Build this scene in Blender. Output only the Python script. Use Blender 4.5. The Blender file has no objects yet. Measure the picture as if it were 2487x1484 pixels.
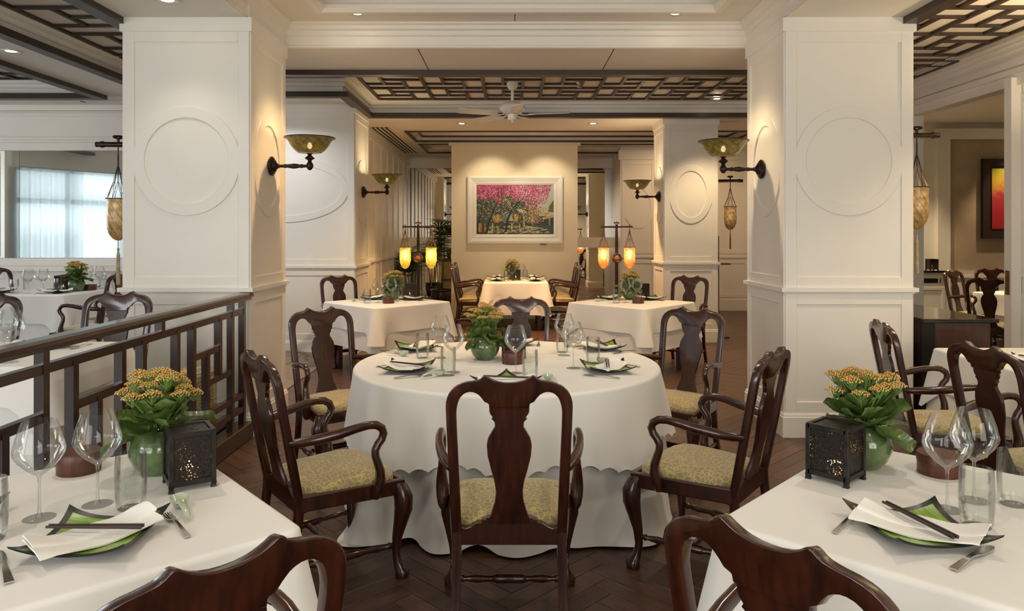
import bpy, bmesh, math, random
from math import sin, cos, pi, radians as R, sqrt, atan2
from mathutils import Vector as V, Matrix
random.seed(7)
S = bpy.context.scene
COL = S.collection

# ------------------------------------------------------------------ camera, world, exposure, large lights
cam = bpy.data.cameras.new('camera'); co = bpy.data.objects.new('camera', cam); COL.objects.link(co)
co.location = (0, 0, 1.54); co.rotation_euler = (pi/2, 0, 0)
cam.lens = 36*1770/2487; cam.sensor_width = 36; cam.shift_y = -177/2487; cam.clip_start = 0.02
S.camera = co
w = bpy.data.worlds.new('world'); S.world = w; w.use_nodes = True
w.node_tree.nodes['Background'].inputs[0].default_value = (0.75, 0.86, 1, 1)
w.node_tree.nodes['Background'].inputs[1].default_value = 1.0
S.view_settings.view_transform = 'Standard'; S.view_settings.look = 'None'
S.view_settings.gamma = 1; S.view_settings.use_curve_mapping = False
S.view_settings.exposure = -0.13
cy = S.cycles
cy.max_bounces = 9; cy.diffuse_bounces = 4; cy.glossy_bounces = 4; cy.transmission_bounces = 6
cy.transparent_max_bounces = 24; cy.caustics_reflective = False; cy.caustics_refractive = False
cy.sample_clamp_indirect = 6

def lamp(name, kind, loc, power, col, rot=(0, 0, 0), size=.1, sy=None, spot=None, blend=.6):
    l = bpy.data.lights.new(name, kind); l.energy = power; l.color = col
    if kind == 'AREA':
        l.size = size
        if sy: l.shape = 'RECTANGLE'; l.size_y = sy
    else:
        l.shadow_soft_size = size
    if kind == 'SPOT': l.spot_size = R(spot); l.spot_blend = blend
    o = bpy.data.objects.new(name, l); o.location = loc; o.rotation_euler = rot; COL.objects.link(o)
    return o
DAY = (0.86, 0.93, 1.0); WARM = (1.0, 0.76, 0.48); NEUT = (1.0, 0.90, 0.77)
# fill lamps added behind the camera; daylight through the curtained window on the left
lamp('front_daylight', 'AREA', (-2.4, -2.85, 1.75), 104, (1, .955, .90), (pi/2, 0, 0), 2.6, 2.2)
lamp('front_fill_b', 'AREA', (2.4, -2.85, 1.75), 138, (1, .92, .79), (pi/2, 0, 0), 2.6, 2.2)
WA, WB = V((-9.3, 5.0)), V((-6.6, .4))                              # ends of the curtained window
wd = (WB-WA).normalized(); wn = V((-wd.y, wd.x))                     # inward normal
if wn.x < 0: wn = -wn
wm = (WA+WB)/2 - wn*.45
lamp('curtain_daylight', 'AREA', (wm.x, wm.y, 1.7), 200, DAY, (pi/2, 0, atan2(wn.y, wn.x)-pi/2), 5.2, 2.4)
wb2 = WB+(WB-WA).normalized()*2.6+wn*.12                            # unseen fill lamp added on the slanting wall, no window there
lamp('side_fill', 'AREA', (wb2.x, wb2.y, 1.75), 160, DAY, (pi/2, 0, atan2(wn.y, wn.x)-pi/2+R(28)), 2.4, 2.0)

lamp('end_fill', 'AREA', (-10.5, 7.2, 1.75), 120, DAY, (pi/2, 0, -pi/2), 2.8, 2.0)  # unseen fill lamp added to brighten the raised side

# ------------------------------------------------------------------ helpers
def hexc(c): return tuple(c)+(1,) if len(c) == 3 else c
def M(name, col, rough=.5, metal=0, coat=0, var=0, vs=6, stretch=None, bump=0, bs=60, emit=0, ecol=None, spec=.5, coord='Object', rnd=0, sheen=0):
    m = bpy.data.materials.new(name); m.use_nodes = True
    nt = m.node_tree; p = nt.nodes['Principled BSDF']; L = nt.links.new
    p.inputs['Base Color'].default_value = hexc(col); p.inputs['Roughness'].default_value = rough
    p.inputs['Metallic'].default_value = metal; p.inputs['Coat Weight'].default_value = coat
    p.inputs['Coat Roughness'].default_value = .12
    p.inputs['Specular IOR Level'].default_value = spec
    if sheen: p.inputs['Sheen Weight'].default_value = sheen
    tc = nt.nodes.new('ShaderNodeTexCoord'); mp = nt.nodes.new('ShaderNodeMapping')
    L(tc.outputs[coord], mp.inputs[0])
    if stretch: mp.inputs['Scale'].default_value = stretch
    if var:
        n = nt.nodes.new('ShaderNodeTexNoise'); n.inputs['Scale'].default_value = vs; n.inputs['Detail'].default_value = 5
        L(mp.outputs[0], n.inputs[0])
        r = nt.nodes.new('ShaderNodeValToRGB'); r.color_ramp.elements[0].position = .3; r.color_ramp.elements[1].position = .7
        r.color_ramp.elements[0].color = tuple(c*(1-var) for c in col[:3])+(1,)
        r.color_ramp.elements[1].color = tuple(min(1, c*(1+var)) for c in col[:3])+(1,)
        L(n.outputs[0], r.inputs[0]); src = r.outputs[0]
        if rnd:
            oi = nt.nodes.new('ShaderNodeObjectInfo'); hs = nt.nodes.new('ShaderNodeHueSaturation')
            mr = nt.nodes.new('ShaderNodeMapRange'); mr.inputs[3].default_value = 1-rnd; mr.inputs[4].default_value = 1+rnd
            L(oi.outputs['Random'], mr.inputs[0]); L(mr.outputs[0], hs.inputs['Value']); L(src, hs.inputs['Color']); src = hs.outputs[0]
        L(src, p.inputs['Base Color'])
    if bump:
        n = nt.nodes.new('ShaderNodeTexNoise'); n.inputs['Scale'].default_value = bs; n.inputs['Detail'].default_value = 3
        L(mp.outputs[0], n.inputs[0]); b = nt.nodes.new('ShaderNodeBump'); b.inputs['Strength'].default_value = bump
        b.inputs['Distance'].default_value = .01
        L(n.outputs[0], b.inputs['Height']); L(b.outputs[0], p.inputs['Normal'])
    if emit:
        p.inputs['Emission Color'].default_value = hexc(ecol or col); p.inputs['Emission Strength'].default_value = emit
    return m
def nodes(m): return m.node_tree, m.node_tree.nodes['Principled BSDF'], m.node_tree.links.new

PAINT = M('white_paint', (.80, .765, .69), .42, var=.02, vs=3)
CEIL = M('ceiling_paint', (.76, .715, .63), .6, var=.02, vs=3)
WALLF = M('feature_wall_paint', (.79, .69, .50), .6, var=.03, vs=2)
TRIM = M('dark_trim_wood', (.040, .024, .015), .42, var=.3, vs=8, stretch=(1, 1, 12))
WOOD = M('mahogany', (.036, .0085, .0034), .24, coat=.4, var=.55, vs=6, stretch=(7, 7, .8), spec=.5)
RAIL = M('rail_wood', (.026, .0085, .0045), .28, coat=.35, var=.4, vs=5, stretch=(8, 1, 8))
PLANK = M('parquet', (.068, .032, .020), .36, var=.35, vs=7, stretch=(1, 9, 1), rnd=.28, bump=.05, bs=30)
FBASE = M('floor_joint', (.012, .007, .005), .6)
RTILE = M('ramp_tile', (.20, .15, .12), .5, var=.25, vs=5, rnd=.15)
CLOTH = M('white_linen', (.83, .805, .755), .75, var=.015, vs=3, bump=.03, bs=350, sheen=.2)
NAPK = M('napkin_linen', (.88, .86, .81), .8, bump=.04, bs=300)
BLACK = M('black_glaze', (.008, .009, .007), .35, coat=.0, spec=.35)
CELA = M('celadon_glaze', (.085, .135, .048), .12, coat=.7, var=.6, vs=14)
CELS = M('pale_celadon', (.50, .56, .42), .18, coat=.5)
STEEL = M('steel', (.62, .60, .56), .16, metal=1)
BRONZE = M('bronze', (.030, .019, .012), .32, metal=.55, var=.5, vs=25)
BRASS = M('aged_brass', (.16, .10, .045), .38, metal=.8, var=.4, vs=25)
LWOOD = M('box_wood', (.085, .027, .014), .42, var=.35, vs=6, stretch=(9, 9, 1.2))
DWOOD = M('chopstick_wood', (.035, .018, .012), .4, var=.3, vs=40)
CORD = M('cord', (.045, .022, .016), .8)
TASSEL = M('tassel', (.42, .33, .19), .8, var=.3, vs=40)
FANW = M('fan_enamel', (.80, .75, .64), .3, coat=.3)
FRAMEW = M('white_frame', (.80, .77, .70), .4)
LEAFM = M('leaf', (.105, .165, .035), .42, var=.55, vs=18, coat=.1)
STEMM = M('stem', (.14, .26, .05), .5)
BUD2 = M('green_bud', (.42, .40, .09), .6, var=.3, vs=70)
BUD = M('bud', (.60, .36, .10), .6, var=.45, vs=70)
FLOR = M('orange_flower', (.78, .26, .05), .6, var=.3, vs=60)
PALM = M('palm_leaf', (.028, .062, .018), .4, var=.4, vs=14)
POTM = M('glazed_pot', (.045, .03, .022), .25, coat=.4, var=.8, vs=18)
GRAN = M('black_granite', (.012, .011, .011), .06, var=.4, vs=60)
CAB = M('cabinet_wood', (.060, .022, .014), .3, coat=.3, var=.25, vs=4, stretch=(6, 6, .7))
MIRR = M('mirror', (.80, .83, .80), .0, metal=1)
BULB = M('downlight_bulb', (1, .9, .75), .5, emit=28, ecol=(1, .84, .6))
CHROME = M('downlight_ring', (.60, .56, .49), .35, metal=.7)
SLOT = M('vent_slot', (.008, .007, .006), .7)
FLAME = M('flame', (1, .6, .2), .5, emit=45, ecol=(1, .55, .2))
WAXM = M('wax', (.85, .72, .5), .5, emit=1.2, ecol=(1, .5, .2))
SUEDE = M('side_room_panel', (.40, .315, .215), .8, var=.14, vs=2.2, bump=.05, bs=12)
WINF = M('window_frame', (.75, .75, .73), .5)
BLIND = M('blind_slat', (.72, .75, .77), .6)
DARKF = M('dark_picture_frame', (.022, .013, .009), .4)
METALB = M('lantern_metal', (.022, .018, .015), .4, metal=.5, var=.5, vs=30)

def fabric_mat():
    m = M('seat_fabric', (.4, .3, .14), .7, sheen=.3); nt, p, L = nodes(m)
    tc = nt.nodes.new('ShaderNodeTexCoord')
    vo = nt.nodes.new('ShaderNodeTexVoronoi'); vo.feature = 'DISTANCE_TO_EDGE'; vo.inputs['Scale'].default_value = 46
    no = nt.nodes.new('ShaderNodeTexNoise'); no.inputs['Scale'].default_value = 9
    mx = nt.nodes.new('ShaderNodeMixRGB'); mx.inputs[0].default_value = .05
    L(tc.outputs['Object'], no.inputs[0]); L(tc.outputs['Object'], mx.inputs[1]); L(no.outputs['Color'], mx.inputs[2]); L(mx.outputs[0], vo.inputs[0])
    r = nt.nodes.new('ShaderNodeValToRGB'); e = r.color_ramp.elements
    e[0].position = .04; e[0].color = (.47, .40, .13, 1); e[1].position = .11; e[1].color = (.30, .215, .105, 1)
    L(vo.outputs['Distance'], r.inputs[0]); L(r.outputs[0], p.inputs['Base Color'])
    return m
SEATF = fabric_mat()
def stool_mat():
    m = M('brocade', (.5, .42, .2), .6); nt, p, L = nodes(m)
    tc = nt.nodes.new('ShaderNodeTexCoord'); wv = nt.nodes.new('ShaderNodeTexWave'); wv.wave_type = 'RINGS'
    wv.inputs['Scale'].default_value = 20; wv.inputs['Distortion'].default_value = 9; wv.inputs['Detail Scale'].default_value = 2
    r = nt.nodes.new('ShaderNodeValToRGB'); e = r.color_ramp.elements
    e[0].position = .45; e[0].color = (.23, .19, .10, 1); e[1].position = .55; e[1].color = (.60, .50, .25, 1)
    L(tc.outputs['Object'], wv.inputs[0]); L(wv.outputs[0], r.inputs[0]); L(r.outputs[0], p.inputs['Base Color'])
    return m
BROC = stool_mat()
def plate_mat():
    m = M('green_glaze', (.20, .36, .02), .22, coat=.4, var=.4, vs=10, stretch=(9, 1, 1)); return m
PGREEN = plate_mat()
def glass_mat(name, dark=.38, tint=(.97, .98, .97), cap=.55):
    m = bpy.data.materials.new(name); m.use_nodes = True; nt = m.node_tree; L = nt.links.new
    nt.nodes.remove(nt.nodes['Principled BSDF']); out = nt.nodes['Material Output']
    tr = nt.nodes.new('ShaderNodeBsdfTransparent'); gl = nt.nodes.new('ShaderNodeBsdfGlossy'); gl.inputs['Roughness'].default_value = .015
    mx = nt.nodes.new('ShaderNodeMixShader'); fr = nt.nodes.new('ShaderNodeFresnel'); fr.inputs[0].default_value = 1.42
    mn = nt.nodes.new('ShaderNodeMath'); mn.operation = 'MINIMUM'; mn.inputs[1].default_value = cap; L(fr.outputs[0], mn.inputs[0])
    lw = nt.nodes.new('ShaderNodeLayerWeight'); lw.inputs[0].default_value = .5
    r = nt.nodes.new('ShaderNodeValToRGB'); e = r.color_ramp.elements
    e[0].position = .86; e[0].color = tint+(1,); e[1].position = .99; e[1].color = (dark, dark, dark, 1)
    L(lw.outputs['Facing'], r.inputs[0]); L(r.outputs[0], tr.inputs[0])
    L(mn.outputs[0], mx.inputs[0]); L(tr.outputs[0], mx.inputs[1]); L(gl.outputs[0], mx.inputs[2]); L(mx.outputs[0], out.inputs[0])
    return m
GLASS = glass_mat('clear_glass'); GFOOT = glass_mat('foot_glass', .9, (.985, .99, .985), .10); GSTEM = glass_mat('stem_glass', .35, (.93, .94, .93)); SHEET = glass_mat('glass_pane', .8)
def spiral_mat(name, c1, c2, line, emit, k, n=9, ecol=None, zc=-.1, zr=.25):
    """spiral ribs around local z; lit from the bulb inside"""
    m = M(name, c1, .35, coat=.3); nt, p, L = nodes(m)
    tc = nt.nodes.new('ShaderNodeTexCoord'); sp = nt.nodes.new('ShaderNodeSeparateXYZ'); L(tc.outputs['Object'], sp.inputs[0])
    def mt(op, a, b=None):
        q = nt.nodes.new('ShaderNodeMath'); q.operation = op
        for i, x in enumerate((a, b)):
            if x is None: continue
            if isinstance(x, (int, float)): q.inputs[i].default_value = x
            else: L(x, q.inputs[i])
        return q.outputs[0]
    ang = mt('ARCTAN2', sp.outputs[1], sp.outputs[0])
    ph = mt('ADD', mt('MULTIPLY', ang, n/(2*pi)), mt('MULTIPLY', sp.outputs[2], k))
    fr = mt('ABSOLUTE', mt('SUBTRACT', mt('FRACT', ph), .5))        # 0.5 at rib
    r = nt.nodes.new('ShaderNodeValToRGB'); e = r.color_ramp.elements
    e[0].position = .452; e[0].color = hexc(c1); e[1].position = .478; e[1].color = hexc(line)
    no = nt.nodes.new('ShaderNodeTexNoise'); no.inputs['Scale'].default_value = 26; L(tc.outputs['Object'], no.inputs[0])
    r2 = nt.nodes.new('ShaderNodeValToRGB'); r2.color_ramp.elements[0].position = .35; r2.color_ramp.elements[1].position = .65
    r2.color_ramp.elements[0].color = (.55, .55, .55, 1); r2.color_ramp.elements[1].color = (1.15, 1.15, 1.15, 1)
    mu = nt.nodes.new('ShaderNodeMixRGB'); mu.blend_type = 'MULTIPLY'; mu.inputs[0].default_value = 1
    L(fr, r.inputs[0]); L(no.outputs[0], r2.inputs[0]); L(r.outputs[0], mu.inputs[1]); L(r2.outputs[0], mu.inputs[2])
    L(mu.outputs[0], p.inputs['Base Color'])
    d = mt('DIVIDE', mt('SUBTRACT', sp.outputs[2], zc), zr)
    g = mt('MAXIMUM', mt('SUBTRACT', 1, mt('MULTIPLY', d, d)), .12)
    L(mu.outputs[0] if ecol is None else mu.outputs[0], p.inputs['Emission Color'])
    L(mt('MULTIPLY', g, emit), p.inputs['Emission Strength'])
    return m
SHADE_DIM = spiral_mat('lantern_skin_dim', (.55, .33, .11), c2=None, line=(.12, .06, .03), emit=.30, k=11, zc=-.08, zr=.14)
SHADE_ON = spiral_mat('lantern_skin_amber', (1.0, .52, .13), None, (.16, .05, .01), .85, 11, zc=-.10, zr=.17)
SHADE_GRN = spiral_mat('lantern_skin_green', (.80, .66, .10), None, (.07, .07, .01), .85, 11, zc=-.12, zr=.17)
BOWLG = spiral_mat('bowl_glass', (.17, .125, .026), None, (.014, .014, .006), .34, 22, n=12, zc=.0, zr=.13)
for m_, a_ in ((BOWLG, .86), (SHADE_ON, .93), (SHADE_GRN, .93)): m_.node_tree.nodes['Principled BSDF'].inputs['Alpha'].default_value = a_

class MB:
    def __init__(s): s.v = []; s.f = []; s.m = []
    def add(s, vs, fs, mi=0, T=None):
        o = len(s.v)
        s.v += [tuple(T @ V(p)) if T else tuple(p) for p in vs]
        s.f += [tuple(i+o for i in f) for f in fs]; s.m += [mi]*len(fs); return s
    def box(s, x0, y0, z0, x1, y1, z1, mi=0, T=None):
        vs = [(x, y, z) for z in (z0, z1) for y in (y0, y1) for x in (x0, x1)]
        return s.add(vs, [(0, 2, 3, 1), (4, 5, 7, 6), (0, 1, 5, 4), (2, 6, 7, 3), (0, 4, 6, 2), (1, 3, 7, 5)], mi, T)
    def loft(s, rings, cap0=True, cap1=True, mi=0, closed=True, T=None):
        n = len(rings[0]); vs = [p for r in rings for p in r]; fs = []
        for i in range(len(rings)-1):
            for j in range(n if closed else n-1):
                k = (j+1) % n
                fs.append((i*n+j, i*n+k, (i+1)*n+k, (i+1)*n+j))
        if cap0: fs.append(tuple(range(n-1, -1, -1)))
        if cap1: fs.append(tuple((len(rings)-1)*n+j for j in range(n)))
        return s.add(vs, fs, mi, T)
    def tube(s, pts, rad, n=8, mi=0, up=(0, 0, 1), sq=0, cap=True, T=None, closed=False):
        pts = [V(p) for p in pts]; rings = []; k = len(pts)
        if not isinstance(rad, (list, tuple)) or (isinstance(rad, tuple) and len(rad) == 2): rad = [rad]*k
        U = V(up)
        for i, p in enumerate(pts):
            if closed: t = pts[(i+1) % k]-pts[i-1]
            else: t = pts[min(i+1, k-1)]-pts[max(i-1, 0)]
            t.normalize(); a = t.cross(U)
            if a.length < 1e-3: a = t.cross(V((1, 0, 0))) if abs(t.x) < .9 else t.cross(V((0, 1, 0)))
            a.normalize(); b = a.cross(t); r = rad[i]; rx, ry = (r if isinstance(r, tuple) else (r, r))
            ring = []
            for j in range(n):
                th = 2*pi*j/n + (pi/4 if n == 4 else 0); c, d = cos(th), sin(th)
                if sq: q = (abs(c)**sq+abs(d)**sq)**(-1/sq); c *= q; d *= q
                ring.append(tuple(p+a*(c*rx)+b*(d*ry)))
            rings.append(ring)
        if closed: rings.append(rings[0]); cap = False
        return s.loft(rings, cap, cap, mi, True, T)
    def lathe(s, prof, n=24, mi=0, T=None, cap0=False, cap1=False):
        rings = [[(r*cos(2*pi*j/n), r*sin(2*pi*j/n), z) for j in range(n)] for r, z in prof]
        return s.loft(rings, cap0, cap1, mi, True, T)
    def slab(s, poly, d0, d1, fn, mi=0):
        n = len(poly); vs = [fn(a, b, d0) for a, b in poly]+[fn(a, b, d1) for a, b in poly]
        fs = [tuple(range(n-1, -1, -1)), tuple(range(n, 2*n))]+[(i, (i+1) % n, n+(i+1) % n, n+i) for i in range(n)]
        return s.add(vs, fs, mi)
    def mesh(s, name, mats, smooth=None, bevel=0, bseg=2):
        me = bpy.data.meshes.new(name); me.from_pydata(s.v, [], s.f)
        for m in (mats if isinstance(mats, (list, tuple)) else [mats]): me.materials.append(m)
        if any(s.m): me.polygons.foreach_set('material_index', s.m)
        bm = bmesh.new(); bm.from_mesh(me)
        if bevel:
            es = [e for e in bm.edges if len(e.link_faces) == 2 and e.calc_face_angle(0) > R(32)]
            bmesh.ops.bevel(bm, geom=es, offset=bevel, segments=bseg, profile=.5, affect='EDGES', clamp_overlap=True)
        bmesh.ops.recalc_face_normals(bm, faces=bm.faces)
        bm.to_mesh(me); bm.free()
        if smooth:
            me.polygons.foreach_set('use_smooth', [True]*len(me.polygons))
            me.set_sharp_from_angle(angle=R(smooth))
        me.update(); return me
    def obj(s, name, mats, parent=None, smooth=None, bevel=0, bseg=2, loc=None):
        return link(name, s.mesh(name, mats, smooth, bevel, bseg), parent, loc)
def link(name, me, parent=None, loc=None, rz=None, scale=None):
    o = bpy.data.objects.new(name, me); COL.objects.link(o)
    if parent: o.parent = parent
    if loc is not None: o.location = loc
    if rz is not None: o.rotation_euler = (0, 0, rz)
    if scale is not None: o.scale = scale
    return o
def tag(o, label=None, cat=None, group=None, kind=None):
    if label: o['label'] = label
    if cat: o['category'] = cat
    if group: o['group'] = group
    if kind: o['kind'] = kind
    return o
def thing(name, label, cat, loc=(0, 0, 0), rz=0, group=None):
    o = bpy.data.objects.new(name, None); o.empty_display_size = .05; COL.objects.link(o)
    o.location = loc; o.rotation_euler = (0, 0, rz); return tag(o, label, cat, group)
def struct(o, label=None): return tag(o, label, None, None, 'structure')
KIDS = {}
def dup(src, loc=None, rz=None, label=None, group=None, par=None):
    c = src.copy(); COL.objects.link(c)
    if par: c.parent = par
    if loc is not None: c.location = loc
    if rz is not None: c.rotation_euler = (0, 0, rz)
    if label: c['label'] = label
    if group: c['group'] = group
    if src.name not in KIDS: KIDS[src.name] = list(src.children)
    for ch in KIDS[src.name]: dup(ch, par=c)
    return c
UNIT = MB().box(-.5, -.5, -.5, .5, .5, .5)
_unit = {}
def bar(name, parent, x0, y0, z0, x1, y1, z1, mat):
    if mat.name not in _unit: _unit[mat.name] = UNIT.mesh('bar_'+mat.name, mat)
    return link(name, _unit[mat.name], parent, ((x0+x1)/2, (y0+y1)/2, (z0+z1)/2), None, (x1-x0, y1-y0, z1-z0))
def mitre(path, d, closed):
    """offset a 2-D polyline by d to its left"""
    P = [V(p) for p in path]; n = len(P); out = []
    for i in range(n):
        a = P[i-1] if (closed or i > 0) else None; b = P[(i+1) % n] if (closed or i < n-1) else None
        nn = []
        if a is not None: t = (P[i]-a).normalized(); nn.append(V((-t.y, t.x)))
        if b is not None: t = (b-P[i]).normalized(); nn.append(V((-t.y, t.x)))
        if len(nn) == 1: q = nn[0]
        else:
            q = nn[0]+nn[1]; q = q/max(.2, q.dot(nn[0]))
        out.append(P[i]+q*d)
    return out
def profile_run(name, path, prof, mat, parent=None, closed=False, smooth=None):
    mb = MB(); rings = []
    offs = [mitre(path, d, closed) for d, z in prof]
    k = len(path)
    for i in range(k): rings.append([(offs[j][i].x, offs[j][i].y, prof[j][1]) for j in range(len(prof))])
    if closed: rings.append(rings[0])
    mb.loft(rings, not closed, not closed, 0, True)
    return mb.obj(name, mat, parent, smooth)

# ------------------------------------------------------------------ floor
fl = struct(MB().box(-10.6, -3, -.12, 8.6, 15.8, -.006).obj('floor', FBASE), 'dark herringbone parquet floor of the dining room')
def planks():
    Wd, Ln = .1, .6; A = R(45); ca, sa = cos(A), sin(A); items = []
    g = .0012
    for i in range(-150, 190):
        for k in range(-14, 16):
            for vert in (0, 1):
                if vert: x, y, dx, dy = i*Wd+k*2*Ln+Ln, i*Wd-Ln+Wd, Wd, Ln
                else: x, y, dx, dy = i*Wd+k*2*Ln, i*Wd, Ln, Wd
                cx, cyy = x+dx/2, y+dy/2
                X, Y = cx*ca-cyy*sa, cx*sa+cyy*ca
                if Y < .9 or Y > 15.6 or X < -2.6 or X > 5.1: continue
                u, vv = X/Y, 1.54/Y
                if abs(u) > .8 or vv > .60 : continue
                if X > 4.9 and Y > 9.5: continue
                items.append((Y, X, vert))
    items.sort()
    def rank(it):
        Y, X, _ = it
        pen = 0
        if abs(X+1.27) + abs(Y-1.98) < .9 or abs(X-1.27)+abs(Y-1.98) < .9: pen = 6
        if (X+.03)**2+(Y-4.4)**2 < .85: pen = 6
        if -2.05 > X: pen = 9
        return Y+pen
    items.sort(key=rank)
    me = MB().box(-Ln/2+g, -Wd/2+g, -.008, Ln/2-g, Wd/2-g, 0).mesh('plank', PLANK, None, .0008, 1)
    rest = MB()
    for n, (Y, X, vert) in enumerate(items):
        rz = A+(pi/2 if vert else 0); z = random.uniform(-.0012, 0)
        if n < 300:
            link('plank', me, fl, (X, Y, z), rz)
        else:
            T = Matrix.Translation((X, Y, z)) @ Matrix.Rotation(rz, 4, 'Z')
            rest.box(-Ln/2+g, -Wd/2+g, -.006, Ln/2-g, Wd/2-g, 0, 0, T)
    tag(rest.obj('distant_planks', PLANK, fl), kind='stuff')
planks()
# raised floor on the left, behind the railing, and the tiled ramp that leads up to it
struct(MB().box(-10.6, -3, -.1, -2.10, 6.4, .12).obj('floor', PLANK), 'raised dark floor behind the railing')
struct(MB().box(-10.6, 6.4, -.1, -3.7, 9.3, .12).obj('floor', PLANK), 'raised dark floor beneath the wall mirror')
rp = struct(MB().add([(-3.7, 6.4, .118), (-2.2, 6.4, .0), (-2.2, 9.25, .0), (-3.7, 9.25, .118), (-3.7, 6.4, -.05), (-2.2, 6.4, -.05), (-2.2, 9.25, -.05), (-3.7, 9.25, -.05)],
    [(0, 1, 2, 3), (4, 7, 6, 5), (0, 4, 5, 1), (1, 5, 6, 2), (2, 6, 7, 3), (3, 7, 4, 0)]).obj('floor', FBASE), 'tiled ramp between the two pillars')
tl = MB().box(-.185, -.235, -.004, .185, .235, .004).mesh('tile', RTILE, None, .002, 1)
for i in range(4):
    for j in range(6):
        x = -2.39-i*.375; y = 6.64+j*.475
        o = link('tile', tl, rp, (x, y, .118*(-2.2-x)/1.5+.003)); o.rotation_euler = (0, atan2(.118, 1.5), 0)

# ------------------------------------------------------------------ ceiling: one soffit with raised trays
SOF = 3.16
TR = [(-2.0, 2.06, -2.9, 6.4, 3.37), (-1.56, 1.67, -2.5, 5.97, 3.55),
      (-1.98, 4.72, 7.28, 10.0, 3.345), (2.97, 4.72, -2.0, 7.28, 3.345),
      (-4.11, -1.98, 7.28, 8.5, 3.345), (-4.11, -2.95, -2.0, 7.28, 3.345), (-8.6, -4.82, 1.5, 8.6, 3.345),
      (-1.70, 3.9, 11.6, 12.9, 3.24), (-1.70, 3.9, 13.3, 14.75, 3.24)]
def zc(x, y):
    z = SOF
    for a, b, c, d, h in TR:
        if a < x < b and c < y < d: z = h
    return z
xs = sorted({-10.6, 4.78, *[t for r in TR for t in r[:2]]}); ys = sorted({-3.0, 15.8, *[t for r in TR for t in r[2:4]]})
cm = MB()
for i in range(len(xs)-1):
    for j in range(len(ys)-1):
        xa, xb, ya, yb = xs[i], xs[i+1], ys[j], ys[j+1]; z = zc((xa+xb)/2, (ya+yb)/2)
        cm.add([(xa, ya, z), (xb, ya, z), (xb, yb, z), (xa, yb, z)], [(0, 1, 2, 3)])
        if i+2 < len(xs):
            z2 = zc((xb+xs[i+2])/2, (ya+yb)/2)
            if z2 != z: cm.add([(xb, ya, z), (xb, yb, z), (xb, yb, z2), (xb, ya, z2)], [(0, 1, 2, 3)])
        if j+2 < len(ys):
            z2 = zc((xa+xb)/2, (yb+ys[j+2])/2)
            if z2 != z: cm.add([(xa, yb, z), (xb, yb, z), (xb, yb, z2), (xa, yb, z2)], [(0, 1, 2, 3)])
ceil = struct(cm.obj('ceiling', CEIL), 'white ceiling with raised trays of dark lattice')
struct(MB().box(-10.7, -3.1, 3.60, 8.7, 15.9, 3.7).obj('ceiling', CEIL), 'roof slab above the ceiling trays')
# soffit joints
for x in (-.83, .90): bar('soffit_joint', ceil, x-.004, 6.42, SOF-.0015, x+.004, 7.27, SOF+.001, FBASE)
bar('soffit_joint', ceil, .02, 5.99, 3.3685, .028, 6.3, 3.371, FBASE)
# cornices
tn = [0]
def trim(path, prof, mat, closed=False, label=None):
    tn[0] += 1
    return struct(profile_run('trim_%d' % tn[0], path, prof, mat, None, closed), label)
CORN = lambda z0, z1: [(-.01, z0), (.012, z0), (.012, z0+.012), (.004, z0+.02), (.004, z0+(z1-z0)*.45), (.03, z0+(z1-z0)*.5), (.03, z0+(z1-z0)*.68), (.062, z0+(z1-z0)*.73), (.062, z0+(z1-z0)*.88), (.09, z0+(z1-z0)*.92), (.09, z1), (-.01, z1)]
trim([(-2.0, -2.9), (2.06, -2.9), (2.06, 6.4), (-2.0, 6.4)], CORN(3.165, 3.369), PAINT, True, 'white stepped cornice around the central ceiling tray')
trim([(-1.56, -2.5), (1.67, -2.5), (1.67, 5.97), (-1.56, 5.97)], [(-.05, 3.345), (.0, 3.345), (.03, 3.372), (.03, 3.40), (.0, 3.43), (-.05, 3.369)], PAINT, True, 'white bead around the inner ceiling tray')
LOW = lambda z0: [(-.005, z0), (.004, z0), (.004, z0+.07), (.03, z0+.075), (.03, z0+.115), (.06, z0+.12), (.06, z0+.155), (.09, z0+.16), (.09, z0+.187), (-.005, z0+.187)]
T_mid = [(-1.98, 10.0), (-1.98, 8.5), (-4.11, 8.5), (-4.11, -2.0), (-2.95, -2.0), (-2.95, 7.28), (2.97, 7.28), (2.97, -2.0), (4.72, -2.0), (4.72, 10.0)]
T_left = [(-8.6, 1.5), (-4.82, 1.5), (-4.82, 8.6), (-8.6, 8.6)]
DT = lambda z: [(-.03, z-.05), (.085, z-.05), (.085, z+.012), (-.03, z+.012)]
trim(T_mid, LOW(SOF+.01), PAINT, True, 'white cornice steps around the lattice trays')
trim([(4.72, 10.0)]+T_mid[:-2]+[(2.97, -2.0)] if False else [(4.72, 10.0)]+T_mid[:8], DT(SOF), TRIM, False, 'dark wood edge around the lattice trays')
trim(T_left, LOW(SOF+.01), PAINT, True, 'white cornice steps around the window side tray')
trim(T_left, DT(SOF), TRIM, True, 'dark wood edge around the window side tray')
for ya, yb in ((11.6, 12.9), (13.3, 14.75)):
    trim([(-1.70, ya), (3.9, ya), (3.9, yb), (-1.70, yb)], [(-.012, SOF-.022), (.030, SOF-.022), (.030, SOF+.012), (-.012, SOF+.012)], TRIM, True, 'dark wood frame on the ceiling before the painting' if ya < 12 else 'dark wood frame on the ceiling above the painting')
    trim([(-1.58, ya+.12), (3.78, ya+.12), (3.78, yb-.12), (-1.58, yb-.12)], [(.0, SOF+.05), (.025, SOF+.05), (.025, SOF+.082), (.0, SOF+.082)], TRIM if ya < 12 else PAINT, True, 'thin inner frame in a far ceiling tray')
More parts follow.
